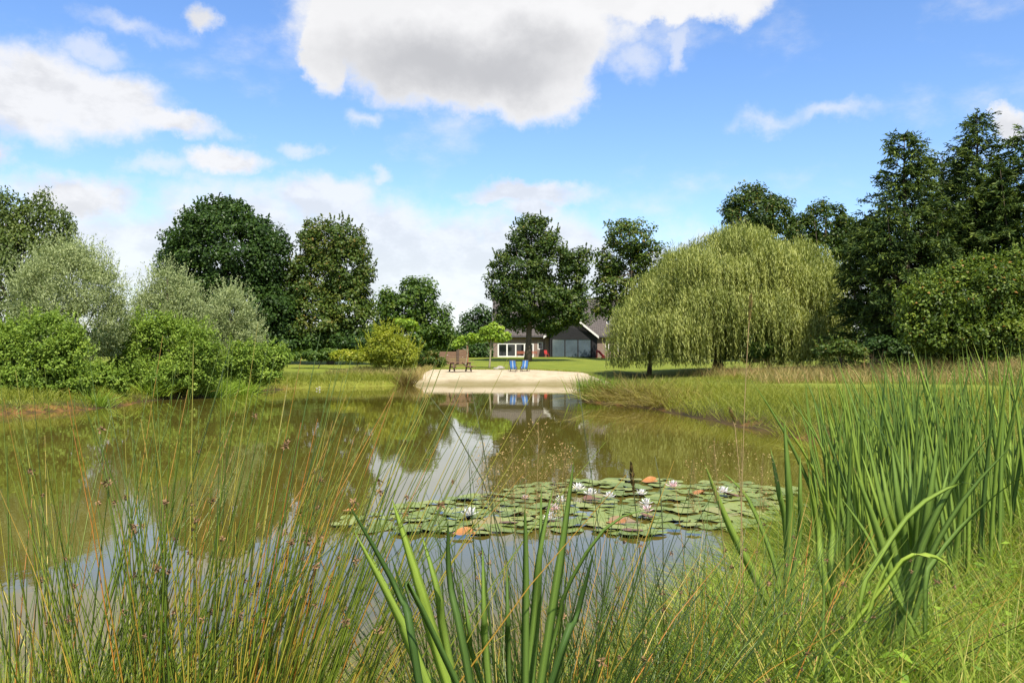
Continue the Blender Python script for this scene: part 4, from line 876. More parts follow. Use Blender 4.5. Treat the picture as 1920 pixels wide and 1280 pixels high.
# near bank
q = land_points(34000, (0.5, 7), (1.7, 9.5), 0.0, 7, lambda q, d: np.clip(1.4 - q[:, 1]*0.11, 0.25, 1)*np.clip((q[:, 0]-0.2)*1.0, 0.15, 1)*np.clip(0.25+1.5*patch(q, 3.1), 0.2, 1))
grass('near_grass', 'tall fresh green grass covering the near right bank', q, np.where(q[:, 0] > q[:, 1]*0.2, 0.62, 0.42), 0.0078, GRASS, 0.42, 0.45, 3, 0.5, 0.27)
q = land_points(15000, (-4, 0.7), (1.7, 5), 0.0, 5)
grass('near_grass', 'short green grass at the foot of the rushes in the left foreground', q, np.where(q[:, 0] < -q[:, 1]*0.28, 0.62, 0.34), 0.007, GRASS, 0.4, 0.4, 3, 0.68)
q = land_points(5200, (-4.0, 5.5), (2.2, 6), 0.0, 4)
v, f, t_ = stems(q, lean(len(q), 0.5), 0.62*rng.uniform(0.5, 1.25, len(q)), 0.0014, rng.uniform(0.1, 0.9, len(q)), np.clip(rng.normal(0.5, 0.3, len(q)), 0, 1), 2)
tag(link('dry_grass_stalks', mesh_np('dry_grass_stalks', v, f, DEAD, t_)), 'thin dry brown stalks tangled in the foreground grass', 'grass', kind='stuff')
# broad-leaved herbs low in the right foreground
q = land_points(800, (0.9, 5), (1.9, 5.0), 0.3, 5)
parts = []
for j in range(9):
    n = len(q); u = (j+1)/9; hgt = rng.uniform(0.18, 0.46, n)*(0.7+0.5*patch(q))*u + 0.03
    a = rng.uniform(0, 6.28, n); dr = np.stack([np.cos(a), np.sin(a), rng.uniform(-0.2, 0.5, n)], 1)
    L_ = rng.uniform(0.035, 0.075, n); c_ = q + np.column_stack([np.cos(a)*L_*0.6, np.sin(a)*L_*0.6, hgt])
    parts.append(leaves(c_, dr, np.array([0, 0, 1.0]) + rng.normal(0, 0.3, (n, 3)), L_, L_*0.5, np.clip(rng.normal(0.5, 0.25, n), 0, 1), 0.15))
v, f, t_ = merge(parts)
tag(link('leafy_ground_cover', mesh_np('leafy_ground_cover', v, f, HERB, t_)), 'bright broad-leaved weeds low in the right foreground', 'weeds', kind='stuff')

# right bank meadow
nopath = lambda q, d: (path_d(q[:, 0], q[:, 1]) > 2.1)*np.clip(26/np.maximum(q[:, 1], 1), 0.25, 1)
def right_side(q, d): return nopath(q, d)*(q[:, 0] > np.interp(q[:, 1], [9, 20, 40, 44, 60], [3, 5, 2.5, 3.5, 8.5]))*(sand_mask(q[:, 0], q[:, 1]) < 0.2)
q = land_points(54000, (2.5, 34), (9, 60), 0.05, 26, right_side)
grass('meadow_grass', 'rough green meadow grass on the right bank and headland', q, np.where((q[:, 1] > 27) & (q[:, 1] < 45) & (sdist(q) < 3.2), 0.8, np.where(q[:, 1] < 22, 0.62, 0.58)*np.clip((path_d(q[:, 0], q[:, 1])-1.8)/5, 0.35, 1)), 0.011*np.clip(q[:, 1]/20, 0.7, 2), MEADOW, 0.33, 0.4, 2, 0.5)
q = land_points(20000, (10, 40), (30, 68), 6, 60, lambda q, d: (path_d(q[:, 0], q[:, 1]) > 2.3)*(q[:, 0] > np.interp(q[:, 1], [30, 36, 43, 52, 62, 70], [22, 18, 15.2, 12, 11, 14])))
grass('dry_meadow_grass', 'tall straw coloured seeding grass before the willow and conifers', q, 0.8 + 0.7*patch(q, 1.9)*patch(q[:, [1, 0, 2]], 0.7), 0.028, STRAW, 0.26, 0.28, 2, 0.48, 0.28)
# left bank
q = land_points(21000, (-34, -8.6), (24, 70), 0.05, 8, lambda q, d: np.clip(1.2-d*0.16, 0.12, 1))
grass('meadow_grass', 'green bank grass along the left and far shore', q, np.where(q[:, 1] > 58, 0.62, 0.5)*np.where(sdist(q) < 1.0, 0.55, 1), 0.03, MEADOW, 0.3, 0.35, 2, 0.42)
q = land_points(7000, (-22, -7.5), (68, 82), 1.5, 18, lambda q, d: (q[:, 0] > -15)*1.0)
grass('dry_meadow_grass', 'brownish seeding grass on the rise left of the sand', q, 0.6, 0.04, STRAW, 0.25, 0.3, 2, 0.35, 0.25)

q = land_points(2600, (-10, 10), (60, 84), 0.6, 30, lambda q, d: (sand_mask(q[:, 0], q[:, 1]) > 0.12)*(sand_mask(q[:, 0], q[:, 1]) < 0.62)*1.0)
grass('sand_edge_grass', 'ragged low grass creeping over the edge of the sand', q, 0.2, 0.04, MEADOW, 0.4, 0.4, 2, 0.5)
# --- tussocks
def tussock(name, label, cat, px, Y, n, h, r, m_, sp, wd, tint, bend=0.35, group=None, dz=0.0):
    x, y, z = on(px, Y); z = max(z, -0.05) + dz; e = None
    b_ = np.column_stack([rng.normal(0, r, n), rng.normal(0, r, n), np.full(n, -0.05)])
    d = unit(np.column_stack([b_[:, 0]/max(r, .01)*sp*0.6 + rng.normal(0, sp*0.6, n), b_[:, 1]/max(r, .01)*sp*0.6 + rng.normal(0, sp*0.6, n), np.ones(n)]))
    v, f, t_ = ribbons(b_, d, h*rng.uniform(0.55, 1.1, n), wd*rng.uniform(0.7, 1.3, n), rng.uniform(0.05, 2*bend, n), np.clip(rng.normal(tint, 0.2, n), 0, 1), 4)
    e = empty(name, (x, y, z), 0, label, cat, group)
    o = link('blades', mesh_np('blades', v, f, m_, t_), e); o['kind'] = 'stuff'
    return e
SED = foliage('sedge_blades', [(0, (0.08, 0.13, 0.025)), (0.5, (0.15, 0.235, 0.04)), (1, (0.25, 0.32, 0.07))], 0.3)
BROWN = foliage('brown_sedge', [(0, (0.07, 0.05, 0.028)), (0.5, (0.14, 0.105, 0.045)), (1, (0.21, 0.19, 0.06))], 0.2)
P = 'plant'
tussock('sedge_tussock', 'small sedge tussock left of the orange mud on the left bank', P, 185, 34.6, 160, 0.95, 0.22, SED, 0.5, 0.03, 0.5, group='sedge tussocks on the left bank')
tussock('sedge_tussock', 'bright sedge tussock leaning over the water beside orange mud', P, 285, 41.6, 200, 1.2, 0.35, SED, 0.6, 0.035, 0.6, group='sedge tussocks on the left bank')
tussock('sedge_tussock', 'tall sedge tussock at the waterline below the middle bushes', P, 402, 44.6, 300, 1.55, 0.4, SED, 0.5, 0.04, 0.5, group='sedge tussocks on the left bank')
tussock('sedge_tussock', 'sedge tussock right of the tallest one on the left bank', P, 452, 48.5, 240, 1.35, 0.4, SED, 0.6, 0.04, 0.6, group='sedge tussocks on the left bank')
tussock('sedge_tussock', 'low round yellow-green tussock between two tall sedges', P, 345, 43.4, 220, 0.8, 0.35, MEADOW, 0.6, 0.03, 0.7, group='sedge tussocks on the left bank')
tussock('reed_clump', 'upright reed clump at the tip of the right headland', P, 1108, 40.2, 360, 1.25, 0.34, SED, 0.18, 0.03, 0.25, 0.12)
tussock('reed_clump', 'second reed clump just right of the headland tip', P, 1132, 39.2, 260, 1.15, 0.34, SED, 0.25, 0.03, 0.35, 0.2)
tussock('brown_sedge_hummock', 'brown drooping sedge hummock overhanging the headland water', P, 1190, 36.4, 900, 1.6, 0.8, BROWN, 0.65, 0.02, 0.6, 0.7)
tussock('brown_sedge_hummock', 'second brown sedge hummock nearer on the headland edge', P, 1250, 33.4, 700, 1.25, 0.65, BROWN, 0.7, 0.018, 0.7, 0.7)
tussock('dry_bush', 'dry brown twiggy bush at the far waterline left of the sand', P, 762, 65.6, 300, 1.35, 0.3, BROWN, 0.55, 0.035, 0.3, 0.1)
tussock('dry_bush', 'pale dry twigs at the left end of the sand', P, 786, 69, 60, 1.6, 0.25, STRAW, 0.4, 0.03, 0.6, 0.1)
tussock('dry_stalks', 'pale upright dry stalks before the conifer foot', P, 1628, 47, 26, 1.9, 0.35, STRAW, 0.1, 0.035, 0.9, 0.05)
for i, px in enumerate((1500, 1560, 1610)):
    tussock('sedge_tussock', ['sedge tussock nearest the water below the mown path', 'sedge tussock between headland mud and iris stand', 'sedge tussock behind the left end of the iris stand'][i], P, px, (21.5, 17.5, 15)[i], 160, 0.75, 0.3, MEADOW, 0.5, 0.014, 0.55, group='sedge tussocks on the right bank')

for px, Y, lb in ((1690, 2.75, 'fresh grass tuft hiding the foot of the large arching iris'), (1580, 2.9, 'fresh grass tuft left of the large arching iris'), (1800, 2.7, 'fresh grass tuft right of the large arching iris'), (1450, 3.3, 'fresh grass tuft at the foot of the slim iris'), (1880, 2.9, 'fresh grass tuft near the right picture edge')):
    tussock('grass_tuft', lb, P, px, Y, 420, 0.72, 0.13, GRASS, 0.45, 0.007, 0.5, 0.45, group='grass tufts in the right foreground')
# --- rushes: dark thin stems, brown seed clusters set to the side below the tip
def cluster_mesh(seed):
    n = 16; o = rdir(n)*rng.uniform(0.3, 1, (n, 1))*0.011
    v, f, t_ = leaves(o, o + rng.normal(0, 0.004, (n, 3)), rdir(n), 0.012, 0.006, np.full(n, 0.5), 0.3)
    return mesh_np('seed_cluster', v, f, SEED)
CL = [cluster_mesh(i) for i in range(4)]
def rush(label, px, Y, n, h, r, bias, sp, tint, ncl=10, bend=0.25, rad=0.0035, group='soft rush clumps'):
    n = int(n*(2.0 if px < 800 else 2.2)); tint = tint + 0.12*(px < 800)
    x, y, z = on(px, Y); z = max(z, -0.05)
    b_ = np.column_stack([rng.normal(0, r, n), rng.normal(0, r*0.7, n), np.full(n, -0.03)])
    d = unit(np.column_stack([rng.normal(bias, sp, n) + b_[:, 0]*1.2, rng.normal(0.05, sp*0.7, n), np.ones(n)]))
    ln = h*1.08*rng.uniform(0.45, 1.1, n)**0.75; bd = rng.uniform(0, 2*bend, n)
    t_in = np.clip(rng.normal(tint, 0.2, n), 0, 0.86); t_in = np.where(rng.random(n) < 0.15, rng.uniform(0.88, 1, n), t_in)
    v, f, t_ = stems(b_, d, ln, rad*rng.uniform(0.6, 1.15, n), bd, t_in, 5)
    e = empty('rush_clump', (x, y, z), 0, label, P, group)
    o = link('stems', mesh_np('stems', v, f, RUSH, t_), e); o['kind'] = 'stuff'
    ncl = int(ncl*1.6); k = np.argsort(-ln)[:ncl*2]; k = rng.choice(k, ncl, replace=False); u = rng.uniform(0.66, 0.88, ncl)
    pts = stem_point(b_[k], d[k], ln[k], bd[k], u)
    for i, p_ in enumerate(pts):
        c_ = link('seed_cluster', CL[i % 4], e, (p_[0]+0.006, p_[1]-0.006, p_[2]), (random.uniform(0, 6), random.uniform(0, 6), random.uniform(0, 6)))
        s_ = random.uniform(0.4, 0.85); c_.scale = (s_, s_, s_*1.2)
rush('tall upright rush clump at the left picture edge', 20, 1.75, 80, 1.36, 0.07, 0.0, 0.07, 0.45, 12)
rush('upright rush clump second from the left edge', 130, 1.85, 70, 1.36, 0.07, 0.02, 0.10, 0.5, 12)
rush('thin pale rush clump left of the big leaning clump', 250, 2.0, 56, 1.36, 0.07, 0.05, 0.10, 0.6, 10)
rush('short dense rush clump low in the left foreground', 150, 1.6, 70, 0.9, 0.10, 0.05, 0.2, 0.55, 4)
rush('big rush clump fanning to the right in the left foreground', 385, 1.75, 120, 1.38, 0.06, 0.07, 0.11, 0.5, 22, 0.12)
rush('rush clump leaning far right over the water', 430, 1.9, 60, 1.32, 0.06, 0.13, 0.08, 0.55, 12, 0.15)
rush('sprawling low rush clump right of the leaning one', 480, 2.1, 36, 0.8, 0.08, 0.2, 0.25, 0.7, 3, 0.5, 0.0016)
rush('dark rush clump among the central iris leaves', 955, 2.1, 120, 1.12, 0.10, 0.0, 0.17, 0.12, 10)
rush('dark rush clump right of the central iris', 1060, 2.4, 80, 1.05, 0.12, 0.03, 0.22, 0.2, 8)
rush('thin dark rush clump before the lily flowers', 1180, 2.6, 56, 1.05, 0.16, 0.02, 0.20, 0.15, 8, 0.15, 0.0026)
rush('rush clump at the water edge right of the lilies', 1310, 3.0, 100, 1.0, 0.18, 0.08, 0.25, 0.45, 12)
rush('tangled rush clump before the large right iris', 1450, 3.3, 110, 1.0, 0.2, 0.15, 0.35, 0.45, 14, 0.5)
rush('sparse rush clump at the lower right', 1620, 3.0, 50, 0.8, 0.2, 0.1, 0.4, 0.4, 8, 0.5)

# --- iris: sword leaves, each its own part
def iris_leaf(pts, wd, ang, e, tint):
    P_ = [Vector(p_) for p_ in pts]; n = 8 if len(pts) == 3 else 11; vs = []; fs = []
    def cr(u):
        if len(P_) == 3:
            a, b_, c_ = P_; m_ = b_*2 - (a+c_)*0.5; return a*(1-u)**2 + m_*2*u*(1-u) + c_*u*u
        k = u*(len(P_)-1); i = min(int(k), len(P_)-2); t_ = k-i
        p0, p1, p2, p3 = P_[max(i-1, 0)], P_[i], P_[i+1], P_[min(i+2, len(P_)-1)]
        return 0.5*((2*p1)+(p2-p0)*t_+(2*p0-5*p1+4*p2-p3)*t_*t_+(3*p1-p0-3*p2+p3)*t_**3)
    for i in range(n+1):
        u = i/n; p_ = cr(u); d = (cr(min(1, u+0.04))-cr(max(0, u-0.04))).normalized()
        s_ = Vector((math.cos(ang), math.sin(ang), 0)); s_ = (s_ - d*s_.dot(d)).normalized(); q_ = d.cross(s_)
        w_ = wd*(0.72+0.7*u-1.38*u**2.6) if i < n else wd*0.03
        th = 0.0022*(1-u)+0.0006
        vs += [p_-s_*w_*0.5, p_-q_*th, p_+s_*w_*0.5, p_+q_*th]
    for i in range(n):
        o = 4*i
        for k in range(4): fs.append((o+k, o+(k+1) % 4, o+4+(k+1) % 4, o+4+k))
    me = mesh_np('leaf', np.array([tuple(x) for x in vs]), np.array(fs), IRIS, np.full(len(vs), tint), True, {'along': np.repeat(np.arange(n+1)/n, 4), 'across': np.tile([-1.0, 0.0, 1.0, 0.0], n+1)})
    return link('leaf', me, e)
def iris_px(label, base_px, Y, specs, group=None, name='iris_plant', spread=0.0):
    """specs: (tip px, mid px [, more], width px, tint, depth offset)"""
    x, y, z = on(base_px, Y); z = max(z, -0.05); e = empty(name, (x, y, z), 0, label, P, group); o = Vector((x, y, z))
    for pl, wpx, tint, dy in specs:
        top, *rest = pl; rest[-1] = (rest[-1][0] + (top[0]-base_px)*spread, rest[-1][1])
        low_ = at(*rest[-1], Y+dy*0.4); up_ = at(*(rest[-2] if len(rest) > 1 else top), Y+dy)
        dirn = (low_-up_); bz = z-0.05
        b_ = low_ + dirn*max(0.0, (low_.z-bz)/max(-dirn.z, 0.1)); b_.y = y + dy*0.2
        pts = [b_-o] + [at(*r_, Y+dy*(1-0.3*i))-o for i, r_ in enumerate(reversed(rest))] + [at(*top, Y+dy*1.1)-o]
        iris_leaf(pts, 1.15*wpx*Y/FPX, random.uniform(-0.5, 0.5), e, tint)
    return e
iris_px('iris plant in sunlit and shaded tints left of centre in the foreground', 815, 1.6, [  # leaf tints of the three central plants put sun and shade into colour
    ([(664, 995), (748, 1157), (796, 1275)], 21, 0.85, 0.0), ([(650, 939), (748, 1114), (783, 1262)], 14, 0.05, -0.12), ([(735, 934), (787, 1100), (838, 1275)], 24, 0.9, 0.05),
    ([(790, 1000), (822, 1114), (850, 1270)], 17, 0.7, 0.12), ([(781, 1162), (840, 1245)], 14, 0.1, -0.15), ([(733, 1040), (770, 1160), (800, 1270)], 12, 0.8, 0.1), ([(690, 1030), (760, 1170), (805, 1270)], 12, 0.75, 0.15)], 'foreground iris plants')
iris_px('iris plant in mostly shaded tints at the centre bottom edge', 930, 1.7, [
    ([(840, 974), (844, 1092), (879, 1267)], 15, 0.15, -0.1), ([(905, 1026), (908, 1157), (915, 1270)], 15, 0.55, 0.1), ([(984, 947), (986, 1070), (984, 1270)], 16, 0.3, 0.0),
    ([(1015, 908), (1012, 1060), (1000, 1260)], 12, 0.35, 0.2), ([(865, 1080), (880, 1180), (900, 1270)], 12, 0.4, 0.15), ([(950, 1050), (952, 1160), (955, 1270)], 12, 0.2, 0.2)], 'foreground iris plants')
iris_px('iris plant with long leaves leaning right beside the lily pads', 1015, 1.75, [
    ([(1076, 864), (1054, 1026), (1030, 1180)], 18, 0.4, 0.0), ([(1037, 912), (1010, 1048), (993, 1223)], 14, 0.45, 0.1), ([(1115, 1026), (1080, 1157), (1040, 1260)], 16, 0.05, -0.1),
    ([(1230, 950), (1140, 985), (1060, 1110), (1025, 1250)], 9, 0.35, 0.1)], 'foreground iris plants')
iris_px('slim iris plant right of the lily flowers', 1480, 4.0, [
    ([(1320, 865), (1365, 980), (1420, 1090)], 15, 0.7, 0.0), ([(1470, 785), (1478, 900), (1480, 1000)], 15, 0.45, 0.1), ([(1445, 840), (1460, 920), (1475, 1010)], 12, 0.5, 0.2),
    ([(1355, 885), (1400, 930), (1440, 1020), (1465, 1100)], 11, 0.6, 0.0), ([(1518, 908), (1535, 1000), (1549, 1100)], 14, 0.75, -0.3), ([(1536, 910), (1560, 990), (1560, 1090)], 13, 0.7, -0.25), ([(1500, 850), (1500, 930), (1495, 1030)], 10, 0.5, 0.2)], 'foreground iris plants')
iris_px('large iris plant with arching leaves in the right foreground', 1690, 3.2, [
    ([(1600, 875), (1640, 980), (1680, 1090)], 16, 0.55, 0.0), ([(1625, 815), (1655, 950), (1690, 1080)], 18, 0.6, 0.1), ([(1672, 835), (1685, 950), (1700, 1080)], 17, 0.5, 0.2),
    ([(1730, 810), (1722, 940), (1705, 1080)], 18, 0.5, 0.2), ([(1760, 815), (1742, 940), (1712, 1080)], 17, 0.45, 0.1), ([(1830, 912), (1800, 905), (1720, 950), (1655, 1036), (1600, 1140)], 10, 0.7, -0.3),
    ([(1855, 815), (1790, 900), (1735, 1010), (1700, 1100)], 15, 0.3, 0.0), ([(1895, 837), (1815, 925), (1750, 1030), (1715, 1110)], 11, 0.3, 0.0), ([(1925, 885), (1840, 950), (1760, 1040), (1720, 1120)], 12, 0.35, -0.2),
    ([(1615, 850), (1650, 960), (1686, 1080)], 12, 0.8, 0.2), ([(1690, 815), (1694, 940), (1698, 1080)], 13, 0.6, 0.35), ([(1745, 840), (1730, 950), (1708, 1080)], 12, 0.75, 0.15), ([(1575, 930), (1630, 1010), (1680, 1100)], 11, 0.6, -0.1),
    ([(1650, 860), (1668, 960), (1695, 1080)], 16, 0.65, 0.3), ([(1705, 850), (1708, 960), (1700, 1080)], 16, 0.4, 0.3), ([(1780, 870), (1755, 970), (1715, 1090)], 15, 0.55, 0.25)], 'foreground iris plants', spread=0.06)
iris_px('small iris plant with one drooping yellow leaf, lower right', 1660, 2.9, [
    ([(1795, 1085), (1760, 1046), (1700, 1045), (1640, 1120)], 9, 1.0, 0.0), ([(1680, 1030), (1650, 1090), (1620, 1180)], 13, 0.9, 0.0), ([(1540, 1040), (1545, 1120), (1546, 1230)], 8, 0.4, -0.1)], 'foreground iris plants')
# dense stand on the right bank
spots = []
for i in range(46):
    Y = random.uniform(4.6, 9.0); px = random.uniform(1575, 1950)
    if i < 7: px = 1560 + i*14; Y = 6.0 + i*0.35
    spots.append((px, Y))
for px, Y in sorted(spots, key=lambda s_: -s_[1]):
    x, y, z = on(px, Y); z = max(z, 0.0)
    e = empty('iris_plant', (x, y, z), 0, 'tall upright iris plant in the dense stand on the right bank', P, 'iris stand on the right bank')
    topz = EYE + (HZ - np.interp(px, [1550, 1620, 1700, 1800, 1930], [735, 700, 672, 660, 645]))*Y/FPX
    for j in range(8):
        hh = (topz-z)*random.uniform(0.72, 1.04); a = random.gauss(-0.06, 0.16); b2 = random.gauss(0, 0.14)
        bx, by = random.gauss(0, 0.09), random.gauss(0, 0.09); cv = random.uniform(0.5, 1.3)
        iris_leaf([(bx, by, -0.05), (bx+a*hh*0.35, by+b2*hh*0.35, hh*0.5), (bx+a*hh*cv, by+b2*hh*cv, hh)], random.uniform(0.022, 0.034), random.uniform(-0.8, 0.8), e, min(1, max(0, random.gauss(0.55, 0.24))))

# --- single stalks that stand out
def stalk(name, label, pts_px, Y, r, m_head, head=None, cat='plant'):
    x, y, z = on(pts_px[-1][0], Y); z = max(z, -0.05); e = empty(name, (x, y, z), 0, label, cat); o = Vector((x, y, z))
    P_ = [at(a, b_, Y)-o for a, b_ in pts_px]; P_.append(Vector((P_[-1].x*0.5, 0, -0.05)))
    MB().tube(P_, [r*0.5]+[r]*(len(P_)-1), 5).build('stem', m_head[0], e, smooth=True)
    if head:
        a_, b_, hr = head; n = 90; u = rng.uniform(0, 1, n); A0, B0 = np.array(P_[0]), np.array(at(*b_, Y)-o)
        c_ = A0 + (B0-A0)*u[:, None]; w_ = hr*np.sin(np.pi*np.clip(u*0.9+0.08, 0, 1)); dd = rdir(n); c_ = c_ + dd*w_[:, None]*0.6
        v, f, t_ = leaves(c_, unit(A0-B0) + dd*0.5, dd, 0.02, 0.007, rng.uniform(0, 1, n), 0.2)
        link('seed_head', mesh_np('seed_head', v, f, m_head[1], t_), e)
SSTEM = solid('straw_stem', (0.34, 0.24, 0.10), 0.6, 0.15, 10.0); DSTEM = solid('dark_stem', (0.06, 0.07, 0.025), 0.6, 0.2, 10.0); DHEAD = foliage('dark_seed_head', [(0, (0.06, 0.045, 0.03)), (1, (0.14, 0.09, 0.05))], 0.0)
stalk('tall_grass_stalk', 'single tall straw coloured grass stalk rising above the willow foot', [(1408, 552), (1402, 640), (1396, 760), (1390, 950), (1388, 1100)], 2.9, 0.0013, (SSTEM, STRAW), ((1408, 552), (1405, 600), 0.008))
stalk('foxtail_stalk', 'dark slender foxtail spike standing before the lily pads', [(1183, 868), (1188, 920), (1198, 1010), (1205, 1120)], 2.9, 0.002, (DSTEM, DHEAD), ((1183, 868), (1188, 922), 0.010))
stalk('foxtail_stalk', 'pale feathery foxtail stalk over the right water', [(1368, 765), (1378, 800), (1386, 880), (1392, 1000)], 3.3, 0.0016, (SSTEM, STRAW), ((1368, 765), (1378, 792), 0.008))
stalk('dark_rush_stalk', 'long dark stalk bending left in front of the house reflection', [(1083, 700), (1095, 800), (1110, 900), (1125, 1010), (1130, 1150)], 2.7, 0.0016, (DSTEM, DHEAD))
stalk('dark_rush_stalk', 'long thin dark stalk crossing the bright water at centre', [(885, 735), (905, 830), (925, 960), (950, 1120), (960, 1270)], 2.6, 0.0016, (DSTEM, DHEAD))
stalk('dark_rush_stalk', 'dark stalk leaning left over the centre water', [(800, 735), (850, 800), (905, 900), (945, 1020), (965, 1200)], 2.6, 0.0018, (DSTEM, DHEAD))
stalk('dark_rush_stalk', 'dark beaded stalk right of the foxtail spike', [(1228, 855), (1237, 900), (1243, 1000), (1244, 1150)], 2.9, 0.002, (DSTEM, DHEAD))
# --- airy bent-grass panicles
def bent_grass(label, base_px, Y, heads):
    x, y, z = on(base_px, Y); e = empty('bent_grass', (x, y, z), 0, label, P); o = np.array([x, y, z])
    for (hx_, hy_, hh, hw) in heads:
        tip = np.array(at(hx_, hy_, Y)) - o; k = Y/FPX
        MB().tube([(random.gauss(0, .03), random.gauss(0, .03), -0.03), tuple(tip*0.55), tuple(tip - np.array([0, 0, hh*k*0.2])), tuple(tip)], [0.0011, 0.001, 0.0007, 0.0004], 4).build('stem', SSTEM, e)
        n = 130; u = rng.uniform(0.02, 1, n); a = rng.uniform(0, 6.28, n); rr = hw*k*np.sin(np.pi*np.clip(u*0.8+0.12, 0, 1))*np.sqrt(rng.random(n))
        c_ = tip - np.array([0, 0, 1])*(u*hh*k)[:, None] + np.stack([np.cos(a)*rr, np.sin(a)*rr, rr*0.5], 1)
        v, f, t_ = leaves(c_, rdir(n), rdir(n), 0.0075, 0.004, rng.uniform(0.6, 1, n), 0.2)
        ax_ = tip - np.array([0, 0, 1])*(np.minimum(1, u+0.18)*hh*k)[:, None]
        s2 = stems(ax_, c_-ax_, np.linalg.norm(c_-ax_, axis=1), 0.00035, 0.0, np.full(n, 0.6), 1)
        v, f, t_ = merge([(v, f, t_), s2])
        p_ = link('panicle', mesh_np('panicle', v, f, STRAW, t_), e); p_['kind'] = 'stuff'
bent_grass('airy brown bent grass with fine panicles before the lily pads', 985, 2.7, [(960, 815, 130, 40), (1010, 790, 150, 40), (1040, 850, 120, 36), (930, 850, 110, 34), (985, 860, 110, 34), (1060, 830, 110, 30), (905, 830, 120, 26)])
bent_grass('airy brown bent grass right of the water near the slim iris', 1390, 3.2, [(1340, 830, 110, 34), (1390, 820, 120, 34), (1300, 860, 100, 30), (1430, 850, 110, 30)])

# --- water lilies
PAD = mat('lily_pad'); t = PAD.node_tree
oi = nd(t, 'ShaderNodeObjectInfo').outputs['Random']
nz = nd(t, 'ShaderNodeTexNoise', ins={'Vector': nd(t, 'ShaderNodeTexCoord').outputs['Object'], 'Scale': 14.0, 'Detail': 4.0}).outputs['Fac']
cc = ramp(t, oi, [(0, (0.125, 0.17, 0.035)), (0.5, (0.185, 0.235, 0.05)), (0.94, (0.24, 0.27, 0.075)), (1, (0.24, 0.16, 0.085))])
c2 = nd(t, 'ShaderNodeMix', data_type='RGBA', blend_type='MULTIPLY', ins={0: 0.5, 6: cc, 7: ramp(t, nz, [(0.3, (0.75, 0.75, 0.7)), (0.7, (1.15, 1.1, 1.0))])}).outputs[2]
bf = nd(t, 'ShaderNodeNewGeometry').outputs['Backfacing']
c3 = nd(t, 'ShaderNodeMix', data_type='RGBA', ins={0: bf, 6: c2, 7: (0.24, 0.075, 0.06, 1)}).outputs[2]
p = nd(t, 'ShaderNodeBsdfPrincipled', ins={'Base Color': c3, 'Roughness': 0.45, 'Specular IOR Level': 0.3}); nd(t, 'ShaderNodeOutputMaterial', ins={0: p.outputs[0]})
PADY = solid('withered_lily_pad', (0.36, 0.15, 0.04), 0.5, 0.4, 12.0); PADB = solid('brown_lily_pad', (0.15, 0.075, 0.045), 0.5, 0.4, 12.0)
def pad_mesh(curl, m_, seed):
    n = 22; r_ = random.Random(seed); vs = [(0, 0, 0)]; fs = []; half = 0.16
    for ring, rr in ((1, 0.55), (2, 1.0)):
        for i in range(n+1):
            a = half + (2*math.pi-2*half)*i/n; q_ = rr*(1+0.04*math.sin(3*a+seed)+0.02*math.sin(7*a))
            zz = (curl*max(0, math.cos(a-seed))**2*0.9 + 0.03*math.sin(4*a+seed))*(rr > 0.9)
            vs.append((math.cos(a)*q_*(1-0.3*curl*(rr > 0.9)*max(0, math.cos(a-seed))), math.sin(a)*q_, zz))
    for i in range(n): fs.append((0, 1+i, 2+i)); fs.append((1+i, n+2+i, n+3+i, 2+i))
    me = bpy.data.meshes.new('lily_pad'); me.from_pydata(vs, [], fs); me.update(); me.materials.append(m_)
    for p_ in me.polygons: p_.use_smooth = True
    return me
PMS = [pad_mesh(c_, PAD, i*1.7) for i, c_ in enumerate((0.0, 0.05, 0.02, 0.09, 0.03, 0.3))]
PYS = [pad_mesh(0.5, PADY, 1.0), pad_mesh(0.3, PADY, 4.0)]; PBS = [pad_mesh(0.35, PADB, 2.0), pad_mesh(0.12, PADB, 5.0)]
def wpt(px, py, z=0.0):
    q_ = at(px, py, 10); d = q_ - Vector((0, 0, EYE)); k = (z-EYE)/d.z; return Vector((0, 0, EYE)) + d*k
edge = [(632, 985), (690, 962), (760, 945), (850, 938), (930, 925), (985, 912), (1060, 903), (1180, 899), (1300, 902), (1400, 906), (1480, 915), (1500, 950), (1440, 985), (1370, 1000), (1290, 1002), (1150, 1008), (1040, 1000), (900, 1004), (780, 1002), (690, 998)]
EP = np.array([tuple(wpt(*e_))[:2] for e_ in edge])
def inside(x, y):
    c_ = False; j = len(EP)-1
    for i in range(len(EP)):
        if (EP[i, 1] > y) != (EP[j, 1] > y) and x < (EP[j, 0]-EP[i, 0])*(y-EP[i, 1])/(EP[j, 1]-EP[i, 1]) + EP[i, 0]: c_ = not c_
        j = i
    return c_
pads = []; tries = 0
while len(pads) < 285 and tries < 60000:
    tries += 1; x, y = random.uniform(EP[:, 0].min(), EP[:, 0].max()), random.uniform(EP[:, 1].min(), EP[:, 1].max())
    if not inside(x, y): continue
    r_ = random.choice((0.09, 0.13, 0.16, 0.19))*random.uniform(0.9, 1.1); mn = 0.57 if tries < 30000 else 0.5
    if any((x-a)**2+(y-b_)**2 < (mn*(r_+c_))**2 for a, b_, c_ in pads): continue
    pads.append((x, y, r_))
for i, (x, y, r_) in enumerate(pads):
    o = link('lily_pad', PMS[i % 6 if i % 11 == 0 else i % 5], None, (x, y, 0.008 + 0.0007*(i*37 % 41)), (random.gauss(0, 0.035), random.gauss(0, 0.035), random.uniform(0, 6.28)))
    o.scale = (r_, r_, r_); tag(o, 'round notched green lily pad lying flat in the floating lily patch', 'lily pad', 'green lily pads')
